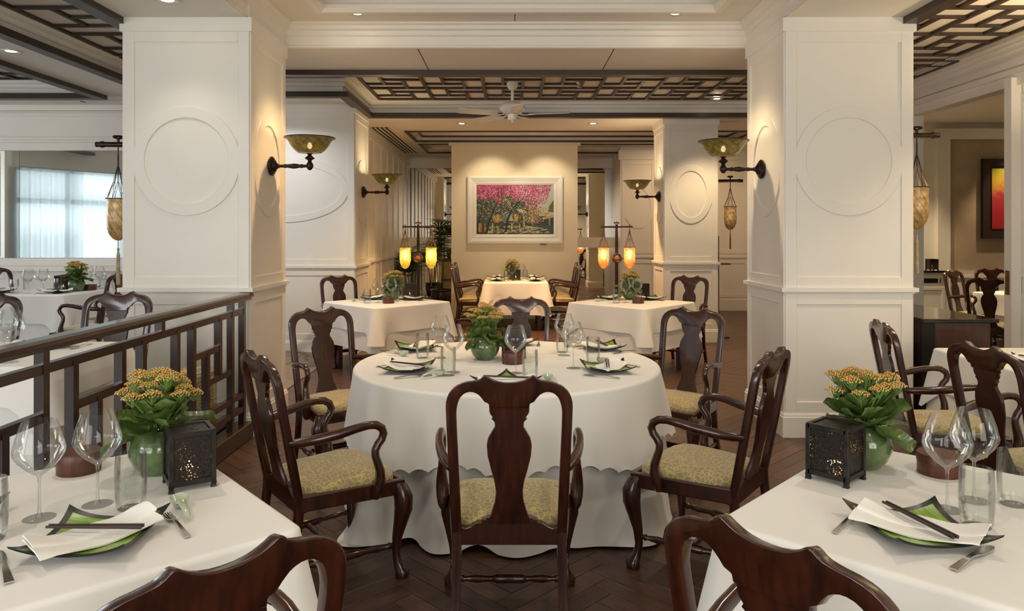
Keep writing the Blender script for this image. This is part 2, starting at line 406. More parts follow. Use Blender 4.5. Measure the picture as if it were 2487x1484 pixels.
# lattice: pinwheel units, every bar a piece of its own
def lattice(x0, y0, nx, ny, ux, uy, xmax=None):
    z0, z1, h = 3.318, 3.342, .019
    x1, y1 = x0+nx*ux, y0+ny*uy
    for i in range(nx+1): bar('lattice_bar', ceil, x0+i*ux-h, y0, z0, x0+i*ux+h, y1, z1, TRIM)
    for j in range(ny+1): bar('lattice_bar', ceil, x0, y0+j*uy-h, z0+.001, x1, y0+j*uy+h, z1, TRIM)
    for i in range(nx):
        for j in range(ny):
            a, b = x0+i*ux, y0+j*uy; p, q = ux/3, uy/3
            for (xa, ya, xb, yb) in ((p, 0, p, 2*q), (2*p, q, 2*p, 3*q), (p, q, 3*p, q), (0, 2*q, 2*p, 2*q)):
                if xa == xb: bar('lattice_bar', ceil, a+xa-h, b+ya, z0+.002, a+xa+h, b+yb, z1, TRIM)
                else: bar('lattice_bar', ceil, a+xa, b+ya-h, z0+.003, a+xb, b+ya+h, z1, TRIM)
lattice(-1.77, 7.58, 9, 3, .712, .73)
lattice(3.09, 2.7, 2, 6, .70, .775)
lattice(-3.98, 2.7, 1, 6, .90, .775)
lattice(-7.20, 5.4, 3, 4, .72, .77)
lattice(-3.98, 7.42, 3, 1, .68, .95)
# vents: slotted grilles
def vent(x0, y0, x1, y1, z, n, along, label):
    t = thing('vent', label, 'vent', ((x0+x1)/2, (y0+y1)/2, z)); cx, cyy = (x0+x1)/2, (y0+y1)/2
    MB().box(x0-cx, y0-cyy, -.004, x1-cx, y1-cyy, .0).obj('backing', SLOT, t)
    wdt = (x1-x0) if along == 'y' else (y1-y0)
    for i in range(n+1):
        c = -wdt/2+wdt*i/n; h = wdt/n*.2
        if along == 'y': bar('slat', t, c-h, y0-cyy, -.012, c+h, y1-cyy, -.002, CEIL)
        else: bar('slat', t, x0-cx, c-h, -.012, x1-cx, c+h, -.002, CEIL)
vent(-2.18, 11.2, -1.9, 14.8, SOF-.001, 4, 'y', 'slotted air vent in the ceiling along the panelled far wall')
vent(4.50, 2.5, 4.64, 9.6, 3.338, 4, 'y', 'long slotted air vent beside the lattice near the sliding door')
vent(-1.7, 9.83, 4.4, 9.92, 3.339, 3, 'x', 'long slotted air vent along the far edge of the lattice')
vent(-6.7, 8.95, -5.3, 9.05, SOF-.001, 2, 'x', 'first slotted air vent above the wall mirror')
vent(-5.2, 8.95, -4.2, 9.05, SOF-.001, 2, 'x', 'second slotted air vent above the wall mirror, by the pillar')

# ------------------------------------------------------------------ walls and pillars
def face_fn(kind, x, y):
    """maps (s, z, d) on a wall face to the room; d is how proud"""
    return {'-y': lambda s, z, d: (x+s, y-d, z), '+y': lambda s, z, d: (x-s, y+d, z),
            '+x': lambda s, z, d: (x+d, y+s, z), '-x': lambda s, z, d: (x-d, y-s, z)}[kind]
def frame_on(fn, hw, z0, z1, st, pr, parent, name='panel_frame', mat=PAINT):
    mb = MB()
    def bx(a, b, c, d):
        mb.slab([(a, c), (b, c), (b, d), (a, d)], -.002, pr, fn)
    bx(-hw, -hw+st, z0, z1); bx(hw-st, hw, z0, z1); bx(-hw+st, hw-st, z1-st, z1); bx(-hw+st, hw-st, z0, z0+st)
    return mb.obj(name, mat, parent, None, .003, 1)
def ring_on(fn, a, b, wd, zc_, pr, parent):
    n = 64; mb = MB(); rings = []
    for (ra, rb, d) in ((a, b, -.002), (a, b, pr-.003), (a-.003, b-.003, pr), (a-wd+.003, b-wd+.003, pr), (a-wd, b-wd, pr-.003), (a-wd, b-wd, -.002)):
        rings.append([fn(ra*cos(2*pi*i/n), zc_+rb*sin(2*pi*i/n), d) for i in range(n)])
    mb.loft(rings, False, False)
    return mb.obj('panel_ring', PAINT, parent, 28)
def rect_run(x0, y0, x1, y1, prof, parent, name, mat=PAINT):
    return profile_run(name, [(x0, y0), (x0, y1), (x1, y1), (x1, y0)], prof, mat, parent, True)   # left side = outwards
def pillar(x0, x1, y0, y1, label, sides=('-y', '+x', '-x')):
    p = struct(MB().box(x0, y0, -.05, x1, y1, SOF+.2).obj('pillar', PAINT), label)
    rect_run(x0, y0, x1, y1, [(-.01, 3.055), (.022, 3.055), (.022, SOF), (-.01, SOF)], p, 'capital')
    rect_run(x0, y0, x1, y1, [(-.01, 1.078), (.014, 1.078), (.018, 1.09), (.034, 1.094), (.034, 1.125), (-.01, 1.125)], p, 'dado_rail')
    rect_run(x0, y0, x1, y1, [(-.01, -.02), (.026, -.02), (.026, .15), (.02, .155), (.02, .165), (.010, .185), (-.01, .185)], p, 'base')
    for sd in sides:
        hw = (x1-x0)/2 if sd in ('-y', '+y') else (y1-y0)/2
        cx, cyy = (x0+x1)/2, (y0+y1)/2
        fx, fy = {'-y': (cx, y0), '+y': (cx, y1), '+x': (x1, cyy), '-x': (x0, cyy)}[sd]
        fn = face_fn(sd, fx, fy); st = .085
        frame_on(fn, hw, 1.12, 3.06, st, .011, p); frame_on(fn, hw, .18, 1.082, st, .011, p)
        ring_on(fn, hw-st+.014, .412, .086, 2.08, .0113, p)
    return p
pillar(-2.93, -1.98, 5.5, 6.34, 'white panelled pillar at the end of the railing')
pillar(2.06, 3.02, 5.5, 6.35, 'white panelled pillar beside the dark sideboard')
pillar(2.14, 2.89, 10.25, 10.95, 'far white panelled pillar behind the round table')
pillar(-3.77, -1.99, 9.2, 10.07, 'wide white panelled pillar beside the far tables', ('-y', '+x'))
def wall(name, x0, y0, x1, y1, z0=0, z1=SOF+.25, mat=PAINT, label=None): return struct(MB().box(x0, y0, z0, x1, y1, z1).obj(name, mat), label)
# back wall of the raised side, with the mirror
wl = wall('wall_back', -10.6, 9.3, -3.6, 9.45, label='white wall that carries the long mirror')
f = face_fn('-y', -6.7, 9.3)
MB().box(-10.4, 9.255, 1.05, -3.77, 9.3, 1.08).obj('dado_rail', PAINT, wl); MB().box(-10.4, 9.275, 1.12, -3.77, 9.3, 1.215).obj('mirror_ledge', PAINT, wl)
MB().box(-10.4, 9.27, 2.585, -3.77, 9.3, 2.68).obj('picture_rail', PAINT, wl); MB().box(-10.4, 9.26, 2.72, -3.77, 9.3, 2.75).obj('picture_rail', PAINT, wl)
MB().box(-10.4, 9.26, 3.02, -3.77, 9.3, 3.06).obj('picture_rail', PAINT, wl); MB().box(-10.4, 9.24, 3.09, -3.77, 9.3, 3.16).obj('picture_rail', PAINT, wl)
for k in range(5): frame_on(face_fn('-y', -9.6+k*1.3, 9.3), .6, .3, 1.02, .07, .012, wl)
mr = thing('mirror', 'long wall mirror reflecting the curtained window', 'mirror', (-6.3, 9.29, 1.9))
for a, b in ((-9.4, -6.272), (-6.268, -4.0)): MB().box(a+6.3, -.012, -.68, b+6.3, .008, .68).obj('mirror_panel', MIRR, mr)
# left side: short panelled wall, slanted window wall
wl2 = wall('wall_left', -10.6, 5.0, -9.3, 5.2, label='short white wall beside the curtained window')
ring_on(face_fn('+y', -9.9, 5.2), .42, .42, .086, 2.08, .012, wl2); frame_on(face_fn('+y', -9.9, 5.2), .52, 1.1, 3.0, .09, .012, wl2)
wall('wall_left', -10.75, 5.0, -10.6, 9.45, label='white wall at the end of the raised side')
def slant_wall():
    T = Matrix.Translation((WA.x, WA.y, 0)) @ Matrix.Rotation(atan2(wd.y, wd.x), 4, 'Z')
    s = 1 if (T.to_3x3() @ V((0, 1, 0))).dot(V((wn.x, wn.y, 0))) > 0 else -1
    Lw = (WB-WA).length
    def bx(mb, x0, x1, d0, d1, z0, z1): mb.box(x0, min(s*d0, s*d1), z0, x1, max(s*d0, s*d1), z1, 0, T); return mb
    mb = MB(); bx(mb, 0, Lw+4, -.2, 0, 0, .62); bx(mb, 0, Lw+4, -.2, 0, 2.8, 3.5); bx(mb, Lw, Lw+4, -.2, 0, .62, 2.8); bx(mb, -.05, .08, -.2, 0, .62, 2.8)
    struct(mb.obj('wall_left', PAINT), 'slanting white wall around the curtained window')
    wf = struct(bx(bx(MB(), 0, Lw, -.16, -.10, .62, .70), 0, Lw, -.16, -.10, 2.72, 2.8).obj('window_1', WINF), 'tall window behind sheer curtains')
    for k in range(6): bx(MB(), Lw*k/5-.04, Lw*k/5+.04, -.16, -.10, .7, 2.72).obj('window_frame', WINF, wf)
    bx(MB(), 0, Lw, -.155, -.105, 2.10, 2.2).obj('window_frame', WINF, wf)
    bx(MB(), 0, Lw, -.135, -.131, .7, 2.72).obj('pane', SHEET, wf)
    bl = thing('blind', 'white slatted window blind behind the sheer curtain', 'blind')
    z = .75
    ms = bx(MB(), .05, 1.25, -.09, -.05, -.0012, .0012).mesh('slat', BLIND)
    while z < 2.7:
        if z < 1.55 or z > 2.25: link('slat', ms, bl, (0, 0, z)); 
        z += .042
    # sheer curtain, pleated
    m = bpy.data.materials.new('sheer'); m.use_nodes = True; nt = m.node_tree; nt.nodes.remove(nt.nodes['Principled BSDF'])
    tl_ = nt.nodes.new('ShaderNodeBsdfTranslucent'); tl_.inputs[0].default_value = (.50, .54, .56, 1)
    tp = nt.nodes.new('ShaderNodeBsdfTransparent'); mx = nt.nodes.new('ShaderNodeMixShader'); mx.inputs[0].default_value = .05
    nt.links.new(tl_.outputs[0], mx.inputs[1]); nt.links.new(tp.outputs[0], mx.inputs[2]); nt.links.new(mx.outputs[0], nt.nodes['Material Output'].inputs[0])
    n = 360; rows = [(.3, 1), (1.2, 1), (2.0, .8), (2.7, .5), (2.76, .5)]; vs = []; fs = []
    for z, a in rows:
        for i in range(n+1):
            x = (Lw+.2)*i/n
            d = .06+.035*a*sin(x*2*pi/.19+.6*sin(x*3.1))+.012*a*sin(x*31)
            vs.append((x, s*d, z))
    for r in range(len(rows)-1):
        for i in range(n): fs.append((r*(n+1)+i, r*(n+1)+i+1, (r+1)*(n+1)+i+1, (r+1)*(n+1)+i))
    tag(MB().add(vs, fs, 0, T).obj('curtain', m, None, 60), 'pleated sheer white curtain over the tall window', 'curtain')
slant_wall()
w4 = struct(MB().box(-10.60, 5.7, .65, -10.54, 8.7, .72).obj('window_4', WINF), 'unseen window added around the fill lamp at the raised side')  # window bars added to go with the end fill lamp
for q in (5.7, 7.18, 8.64): bar('window_frame', w4, -10.6, q, .72, -10.54, q+.06, 2.8, WINF)
# wall behind the camera; its two windows are added to carry the fill
mb = MB(); mb.box(-10.6, -3.1, 0, 4.9, -3.0, .6); mb.box(-10.6, -3.1, 2.9, 4.9, -3.0, 3.6)
for a, b in ((-10.6, -3.75), (-1.05, 1.05), (3.75, 4.9)): mb.box(a, -3.1, .6, b, -3.0, 2.9)
wfr = struct(mb.obj('wall_front', PAINT), 'white wall with two added windows facing the dining room')
for x, k in ((-2.4, 2), (2.4, 3)):
    wi = struct(MB().box(x-1.4, -3.0, .55, x+1.4, -2.94, .62).obj('window_%d' % k, WINF), 'unseen window added for fill in the wall opposite the painting')
    for q in (-1.36, 0, 1.32): bar('window_frame', wi, x+q, -2.98, .62, x+q+.05, -2.94, 2.9, WINF)
# right side wall with sliding door opening (y 6.94 .. 8.5) and side room
wr = wall('wall_right', 4.75, -3, 4.9, 5.2, label='white wall before the sliding door')
wall('wall_right', 4.75, 8.75, 4.9, 15.8, label='white wall beyond the sliding door')
wh = wall('wall_right', 4.75, 5.2, 4.9, 8.75, 2.93, 3.4, label='white header above the sliding door')
MB().box(4.70, -2, 3.10, 4.76, 9.9, 3.165).obj('moulding', PAINT, wh); MB().box(4.725, -2, 3.03, 4.76, 9.9, 3.085).obj('moulding', PAINT, wh)
MB().box(4.71, 8.69, 0, 4.91, 8.77, 3.0).obj('door_jamb', PAINT, wh)
dr = struct(MB().box(4.80, 5.0, .02, 4.86, 6.95, 2.98).obj('door_1', PAINT), 'white panelled sliding door standing half open')
for za, zb in ((.15, .95), (1.12, 2.85)):
    frame_on(face_fn('-x', 4.80, 6.50), .42, za, zb, .10, .012, dr)
MB().box(4.70, 6.86, .0, 4.795, 6.96, 3.0).obj('door_stile', PAINT, dr)
MB().box(4.694, 6.88, .95, 4.70, 6.94, 1.18).obj('door_handle', BRASS, dr, None, .003, 1)
sr = wall('wall_back', 4.9, 11.7, 8.6, 11.85, label='far wall of the side room behind the sliding door')
wall('wall_right', 8.5, 5, 8.6, 11.8, label='end wall of the side room'); wall('wall_front', 4.9, 5.0, 8.6, 5.1, label='near wall of the side room')
struct(MB().box(4.75, 5, 3.3, 8.6, 11.8, 3.4).obj('ceiling', CEIL), 'plain ceiling of the side room')
MB().box(6.98, 11.66, .95, 8.5, 11.7, 3.05).obj('wall_panel', SUEDE, sr)
MB().box(6.78, 11.60, .0, 6.98, 11.7, 3.03).obj('panel_border', PAINT, sr); MB().box(6.78, 11.60, 3.03, 8.5, 11.7, 3.2).obj('panel_border', PAINT, sr)
MB().box(6.98, 11.63, .0, 8.5, 11.7, .85).obj('wainscot', PAINT, sr); MB().box(6.98, 11.61, .82, 8.5, 11.7, .87).obj('dado_rail', PAINT, sr)
MB().box(6.98, 11.62, .14, 8.5, 11.7, .17).obj('base_rail', PAINT, sr)
vent(5.3, 8.9, 8.2, 9.1, 3.299, 4, 'x', 'slotted air vent in the side room ceiling')
trim([(5.6, 7.0), (8.2, 7.0), (8.2, 8.6), (5.6, 8.6)], [(0, 3.24), (.09, 3.24), (.09, 3.305), (0, 3.305)], TRIM, True, 'dark wood frame on the side room ceiling')
# far end: feature wall, mirrored alcoves, panelled walls
fw = struct(MB().box(-1.08, 13.0, 0, 1.17, 13.3, SOF+.1).obj('wall_back', WALLF), 'cream feature wall that carries the blossom painting')
MB().box(-1.13, 12.97, 3.09, 1.22, 13.33, 3.165).obj('crown', WALLF, fw)
we = wall('wall_back', -3.0, 15.62, 4.8, 15.77, label='end wall behind the feature wall')
for x0, x1, k in ((-2.2, -.6, 1), (.8, 2.14, 2)):
    m_ = thing('mirror', 'far mirror behind the potted palms' if k == 1 else 'far mirror behind the amber lantern stand', 'mirror', ((x0+x1)/2, 15.6, 1.5)); h = (x1-x0)/2
    MB().box(-h, 0, -1.36, h, .015, -.28).obj('mirror_panel', MIRR, m_); MB().box(-h, 0, -.06, h, .015, 1.42).obj('mirror_panel', MIRR, m_)
    MB().box(-h, -.03, -.28, h, .015, -.06).obj('band', PAINT, m_); MB().box(-h, -.04, 1.42, h, .015, 1.62).obj('header', PAINT, m_)
    pl = struct(MB().box(x0, 15.0, -.02, x1, 15.62, .13).obj('trim_%d' % (70+k), PAINT), 'low white step below a far mirror')
    MB().box(x0, 15.03, .13, x1, 15.61, .134).obj('step_top', CAB, pl)
sw = struct(MB().box(-2.6, 10.0, 0, -2.2, 15.7, SOF+.1).obj('wall_left', PAINT), 'panelled white wall beyond the wide pillar')
MB().box(-2.2, 10.0, .0, -2.17, 15.6, .16).obj('base', PAINT, sw); MB().box(-2.2, 10.0, 1.08, -2.165, 15.6, 1.12).obj('dado_rail', PAINT, sw)
MB().box(-2.2, 10.0, 2.98, -2.16, 15.6, 3.16).obj('crown', PAINT, sw)
for k in range(9):
    y = 10.35+k*.62
    bar('batten', sw, -2.2, y, 1.12, -2.182, y+.07, 2.98, PAINT); bar('batten', sw, -2.2, y, .16, -2.182, y+.07, 1.08, PAINT)
wp = struct(MB().box(2.14, 14.4, 0, 4.8, 15.7, SOF+.1).obj('wall_back', PAINT), 'panelled white wall behind the far pillar')
MB().box(2.10, 14.37, 1.045, 4.75, 14.4, 1.085).obj('dado_rail', PAINT, wp); MB().box(2.10, 14.375, 0, 4.75, 14.4, .22).obj('base', PAINT, wp)
MB().box(2.10, 14.36, 2.98, 4.75, 14.4, 3.16).obj('crown', PAINT, wp)
for x, hw in ((2.5, .33), (3.35, .42), (4.25, .42)):
    fn = face_fn('-y', x, 14.4); frame_on(fn, hw, 1.12, 2.95, .07, .014, wp); frame_on(fn, hw, .26, 1.0, .07, .014, wp)
    if x < 3: ring_on(fn, .30, .43, .07, 2.05, .0146, wp)

# ------------------------------------------------------------------ downlights
def downlight(x, y, z, label, power=42, col=WARM, tilt=(0, 0), spot=95, ln='tray_lamp'):
    t = thing('downlight', label, 'ceiling light', (x, y, z), 0, 'recessed downlights')
    if not hasattr(downlight, 'me'):
        downlight.me = (MB().lathe([(.082, 0), (.080, -.006), (.060, -.008), (.052, -.003), (.046, .0)], 28).mesh('ring', CHROME, 40),
                        MB().lathe([(.0005, -.0035), (.040, -.0035)], 20).mesh('bulb', BULB))
    link('ring', downlight.me[0], t); link('bulb', downlight.me[1], t)
    lamp(ln, 'SPOT', (x, y, z-.03), power, col, (tilt[0], tilt[1], 0), .05, None, spot, .7)
downlight(-1.29, 6.07, 3.37, 'downlight in the central ceiling tray, nearer the railing pillar', 190, (1, .62, .30))
downlight(1.365, 6.07, 3.37, 'downlight in the central ceiling tray, nearer the sideboard pillar', 150, (1, .74, .44))
downlight(-2.40, 5.07, SOF, 'downlight in front of the railing pillar top', 14, NEUT, ln='pillar_lamp')
downlight(-4.47, 6.5, SOF, 'downlight between the two dark-edged trays on the raised side', 40, NEUT, ln='raised_lamp')
downlight(-5.75, 8.72, SOF, 'downlight close above the wall mirror', 40, NEUT, ln='raised_lamp')
downlight(-.745, 10.8, SOF, 'far downlight before the painting, nearer the palms', 420, (1, .58, .25), ln='far_lamp')
downlight(1.20, 10.8, SOF, 'far downlight before the painting, nearer the far pillar', 420, (1, .60, .27), ln='far_lamp')
downlight(2.69, 9.57, 3.30, 'downlight set between lattice bars beside the pillar', 165, (1, .74, .42), ln='lattice_lamp')
downlight(-.36, 12.2, 3.235, 'first downlight washing the blossom painting, palm side', 56, (1, .84, .58), (R(31), 0), 84, 'wash_lamp')
downlight(.60, 12.2, 3.235, 'second downlight washing the blossom painting, pillar side', 56, (1, .84, .58), (R(31), 0), 84, 'wash_lamp')
downlight(8.0, 11.0, 3.298, 'downlight above the red and yellow painting', 150, WARM, (R(14), 0), 70, 'side_room_lamp')
downlight(6.0, 9.0, 3.298, 'downlight above the side room table', 300, ln='side_room_lamp')
downlight(5.80, 10.9, 3.298, 'added fill downlight above the side room ledge, out of sight', 260, ln='side_room_lamp')  # lamp added out of sight to brighten the wall by the ledge
for x, y, n_ in ((-1.78, 3.3, 'first'), (1.86, 3.3, 'second'), (-1.78, .7, 'third'), (1.86, .7, 'fourth')): downlight(x, y, 3.37, n_+' unseen added downlight along the tray edge above the front tables', 58, NEUT, (0, 0), 120, 'front_tray_fill')  # unseen downlights added along the tray over the front tables
downlight(1.95, 7.72, 3.33, 'added fill downlight hidden behind the dark lattice edge, sideboard side', 200, (1, .70, .40), (0, 0), 110, 'mid_fill')  # this pair is added out of sight to warm the far pillar
downlight(-1.2, 7.72, 3.33, 'added fill downlight hidden behind the dark lattice edge, railing side', 200, (1, .70, .40), (0, 0), 110, 'mid_fill')
downlight(-3.1, 7.9, 3.33, 'added fill downlight in the lattice arm before the wide pillar', 115, (.92, .96, 1), (R(22), 0), 120, 'wide_fill')  # lamp added out of view to brighten the wide pillar front
downlight(3.2, 12.9, SOF, 'added fill downlight hidden by the far white pillar', 110, (1, .68, .38), (R(28), 0), 150, ln='alcove_fill')  # lamp added behind the pillar to brighten the far right wall
downlight(-.8, 14.6, SOF, 'added fill downlight behind the feature wall, palm side', 45, (1, .66, .34), (0, 0), 150, ln='alcove_fill')  # this pair is added behind the feature wall to light the alcoves
downlight(.92, 14.6, SOF, 'added fill downlight behind the feature wall, amber lantern side', 60, (1, .66, .34), (0, 0), 150, ln='alcove_fill')
downlight(0, 4.4, 3.55, 'added fill downlight in the ceiling tray above the round table', 58, NEUT, (0, 0), 110, 'round_fill')  # lamp added above the view to brighten the round table cloth
downlight(3.6, 4.6, 3.30, 'downlight above the table by the sideboard', 120, ln='sideboard_lamp')

# ------------------------------------------------------------------ the chair
def chair_parts():
    P = {}
    lean = lambda z: -.225-.19*(z-.42)
    o = [(-.215, .37), (-.222, .60), (-.231, .90), (-.228, .935), (-.215, .965), (-.193, .987), (-.165, 1.0), (-.125, 1.006), (-.105, 1.012), (-.092, 1.025), (-.083, 1.026), (-.068, 1.015), (-.045, 1.004), (-.02, .999)]
    i = [(-.178, .37), (-.184, .60), (-.193, .87), (-.191, .905), (-.181, .938), (-.162, .958), (-.138, .964), (-.115, .956), (-.10, .940), (-.090, .925), (-.074, .918), (-.073, .902)]
    def chaikin(p):
        q = [p[0]]
        for a, b in zip(p, p[1:]): q += [(a[0]*.75+b[0]*.25, a[1]*.75+b[1]*.25), (a[0]*.25+b[0]*.75, a[1]*.25+b[1]*.75)]
        return q+[p[-1]]
    o, i = chaikin(o[1:]), chaikin(i[1:-2])+i[-2:]; o = [(-.215, .37)]+o; i = [(-.178, .37)]+i
    poly = o+[(0, .998)]+[(-x, z) for x, z in reversed(o)]+[(-x, z) for x, z in i]+list(reversed(i))
    fn = lambda x, z, d: (x, lean(z)+d*.017, z-d*.003)
    P['back_frame'] = MB().slab(poly, -1, 1, fn).mesh('back_frame', WOOD, 60, .0085, 3)
    prof = [(.435, .080), (.465, .078), (.50, .066), (.54, .054), (.58, .0505), (.62, .056), (.67, .069), (.72, .080), (.76, .083), (.79, .078), (.815, .064), (.832, .0535), (.846, .054), (.856, .060), (.860, .066), (.868, .062), (.878, .070), (.888, .0735), (.906, .0735)]
    rings = []
    for z, hw in prof:
        y = lean(z)-.012*sin(pi*(z-.435)/.47)+.002; t = .009
        rings.append([(hw-.003, y-t, z), (hw, y, z), (hw-.003, y+t, z), (-hw+.003, y+t, z), (-hw, y, z), (-hw+.003, y-t, z)])
    P['splat'] = MB().loft(rings).mesh('splat', WOOD, 35)
    rr = [(-.20, .368), (.20, .368), (.188, .436), (.165, .431), (.145, .438), (.125, .452), (.105, .455), (.104, .464), (.088, .466), (.087, .472)]
    rr = rr+[(-x, z) for x, z in reversed(rr[2:])]
    P['rear_rail'] = MB().slab(rr, -1, 1, lambda x, z, d: (x, -.222+d*.016, z)).mesh('rear_rail', WOOD, None, .004, 2)
    mb = MB()
    for s in (-1, 1):
        mb.slab([(s*.186, -.225), (s*.216, -.225), (s*.272, .235), (s*.242, .235)], .372, .44, lambda a, b, d: (a, b, d))
    mb.slab([(-.25, .215), (.25, .215), (.25, .243), (-.25, .243)], .372, .44, lambda a, b, d: (a, b, d))
    P['seat_frame'] = mb.mesh('seat_frame', WOOD, None, .006, 2)
    rings = []
    for q, z in ((.0, .425), (.0, .447), (.006, .458), (.016, .468), (.04, .477), (.085, .484), (.15, .488)):
        ring = []
        for k in range(32):
            th = 2*pi*k/32; c, d = cos(th), sin(th); e = (abs(c)**5+abs(d)**5)**(-.2); c *= e; d *= e
            yy = .005+d*(.225-q); hw = (.205+.052*(d+1)/2-q); ring.append((c*hw, yy, z))
        rings.append(ring)
    P['seat'] = MB().loft(rings).mesh('seat', SEATF, 60)
    L = {}
    for s in (-1, 1):
        pts = [(.240, .205, .43), (.252, .222, .395), (.262, .232, .355), (.262, .232, .31), (.253, .222, .25), (.243, .210, .18), (.239, .206, .11), (.243, .212, .065), (.251, .222, .035), (.256, .228, .018), (.256, .228, 0)]
        rad = [.024, .034, .042, .040, .031, .0225, .0175, .0185, .026, .033, .029]
        L['f', s] = MB().tube([(s*x, y, z) for x, y, z in pts], rad, 10, 0, (0, 1, 0), 2.6).mesh('leg', WOOD, 60)
        L['r', s] = MB().tube([(s*.197, -.222, .44), (s*.197, -.226, .36), (s*.199, -.245, .2), (s*.203, -.285, .06), (s*.204, -.302, 0)], [.0185, .0185, .017, .0165, .0165], 8, 0, (0, 1, 0), 6).mesh('leg', WOOD, 40)
        ap = [(.212, -.268, .668), (.232, -.232, .672), (.258, -.16, .680), (.277, -.08, .692), (.285, -.01, .706), (.286, .045, .712), (.286, .085, .707), (.285, .112, .690), (.284, .122, .665), (.283, .113, .640), (.282, .095, .620), (.282, .083, .597), (.283, .083, .572), (.285, .093, .540), (.286, .104, .505), (.284, .106, .47), (.281, .098, .435), (.278, .088, .40), (.277, .085, .385)]
        ar = [(.015, .018), (.019, .02), (.022, .019), (.021, .017), (.019, .016), (.018, .016), (.018, .016), (.018, .016), (.018, .0155), (.0175, .0155), (.017, .0155), (.017, .015), (.017, .016), (.018, .019), (.019, .023), (.02, .027), (.02, .027), (.018, .022), (.015, .014)]
        L['a', s] = MB().tube([(s*x, y, z) for x, y, z in ap], ar, 10, 0, (1, 0, 0), 2.5).mesh('arm', WOOD, 60)
    P['L'] = L
    mb = MB(); tr = [(0, .011), (.06, .011), (.08, .016), (.10, .010), (.2, .017), (.32, .012), (.36, .015), (.38, .019), (.62, .019), (.64, .015), (.68, .012), (.8, .017), (.9, .010), (.92, .016), (.94, .011), (1, .011)]
    for a, b in (((-.243, .21, .145), (-.2, -.262, .145)), ((.243, .21, .145), (.2, -.262, .145)), ((-.222, -.03, .145), (.222, -.03, .145))):
        a, b = V(a), V(b); mb.tube([a.lerp(b, t) for t, r in tr], [r for t, r in tr], 8)
    P['stretcher'] = mb.mesh('stretcher', WOOD, 60)
    return P
CP = chair_parts()
def chair(T, f, label, z=0, lean_off=.34, group=None):
    f = V(f).normalized(); o = V(T)+f*lean_off
    t = thing('armchair', label, 'chair', (o.x, o.y, z), atan2(-f.x, f.y), group)
    for k in ('back_frame', 'splat', 'rear_rail', 'seat_frame', 'seat'): link(k, CP[k], t)
    for k, me in CP['L'].items(): link('arm' if k[0] == 'a' else 'leg', me, t)
    link('stretcher', CP['stretcher'], t); return t
chair((-.01, 2.63), (0, 1), 'mahogany armchair with its back to us at the round table')
chair((-1.10, 3.13), (.8, .6), 'mahogany armchair by the railing, angled towards the round table')
chair((1.165, 3.22), (-.8, .6), 'mahogany armchair facing the round table near the sideboard pillar')
chair((-1.32, 5.02), (.62, -.78), 'mahogany armchair at the round table next to the railing pillar')
chair((1.25, 5.02), (-.62, -.78), 'mahogany armchair at the round table next to the open floor aisle')
chair((.07, 5.86), (0, -1), 'mahogany armchair on the far side of the round table')
chair((-.462, 1.18), (-.71, .7), 'closest mahogany chair crest at the front table by the railing')
chair((.44, 1.262), (.78, .62), 'closest mahogany chair crest at the front table with the lit candle box')
chair((-2.12, 8.88), (.55, -.83), 'mahogany chair before the wide white pillar, behind a square table')
chair((2.16, 8.82), (-.55, -.83), 'mahogany chair before the far white pillar, behind a square table')
for i, y in enumerate((11.85, 12.6)):
    chair((-.98, y), (1, 0), ('nearer' if i == 0 else 'farther')+' armchair on the palm side of the table under the painting')
    chair((1.12, y), (-1, 0), ('nearer' if i == 0 else 'farther')+' armchair on the pillar side of the table under the painting')
ZR = .12
chair((-2.64, 4.9), (0, -1), 'mahogany armchair behind the railing, whole crest in view', ZR)
chair((-3.42, 4.75), (.05, -1), 'mahogany chair behind the railing, cut by the picture edge', ZR)
chair((-3.93, 7.35), (-1, .05), 'chair edge-on beside the railing pillar at the mirror table', ZR)
chair((-6.05, 8.45), (.9, -.42), 'mahogany chair at the mirror table, at the picture edge', ZR)
chair((2.15, 4.25), (.98, -.18), 'mahogany armchair beside the sideboard pillar facing the right hand table')
chair((2.17, 3.37), (.99, .12), 'mahogany armchair behind the two wine glasses at the right hand table')
chair((6.07, 10.05), (.5, -.87), 'side room armchair nearest the radiator ledge')
chair((5.42, 8.3), (.72, .69), 'side room armchair with its back to the sliding door opening')
chair((6.95, 10.58), (-.1, -1), 'side room armchair under the red and yellow painting')

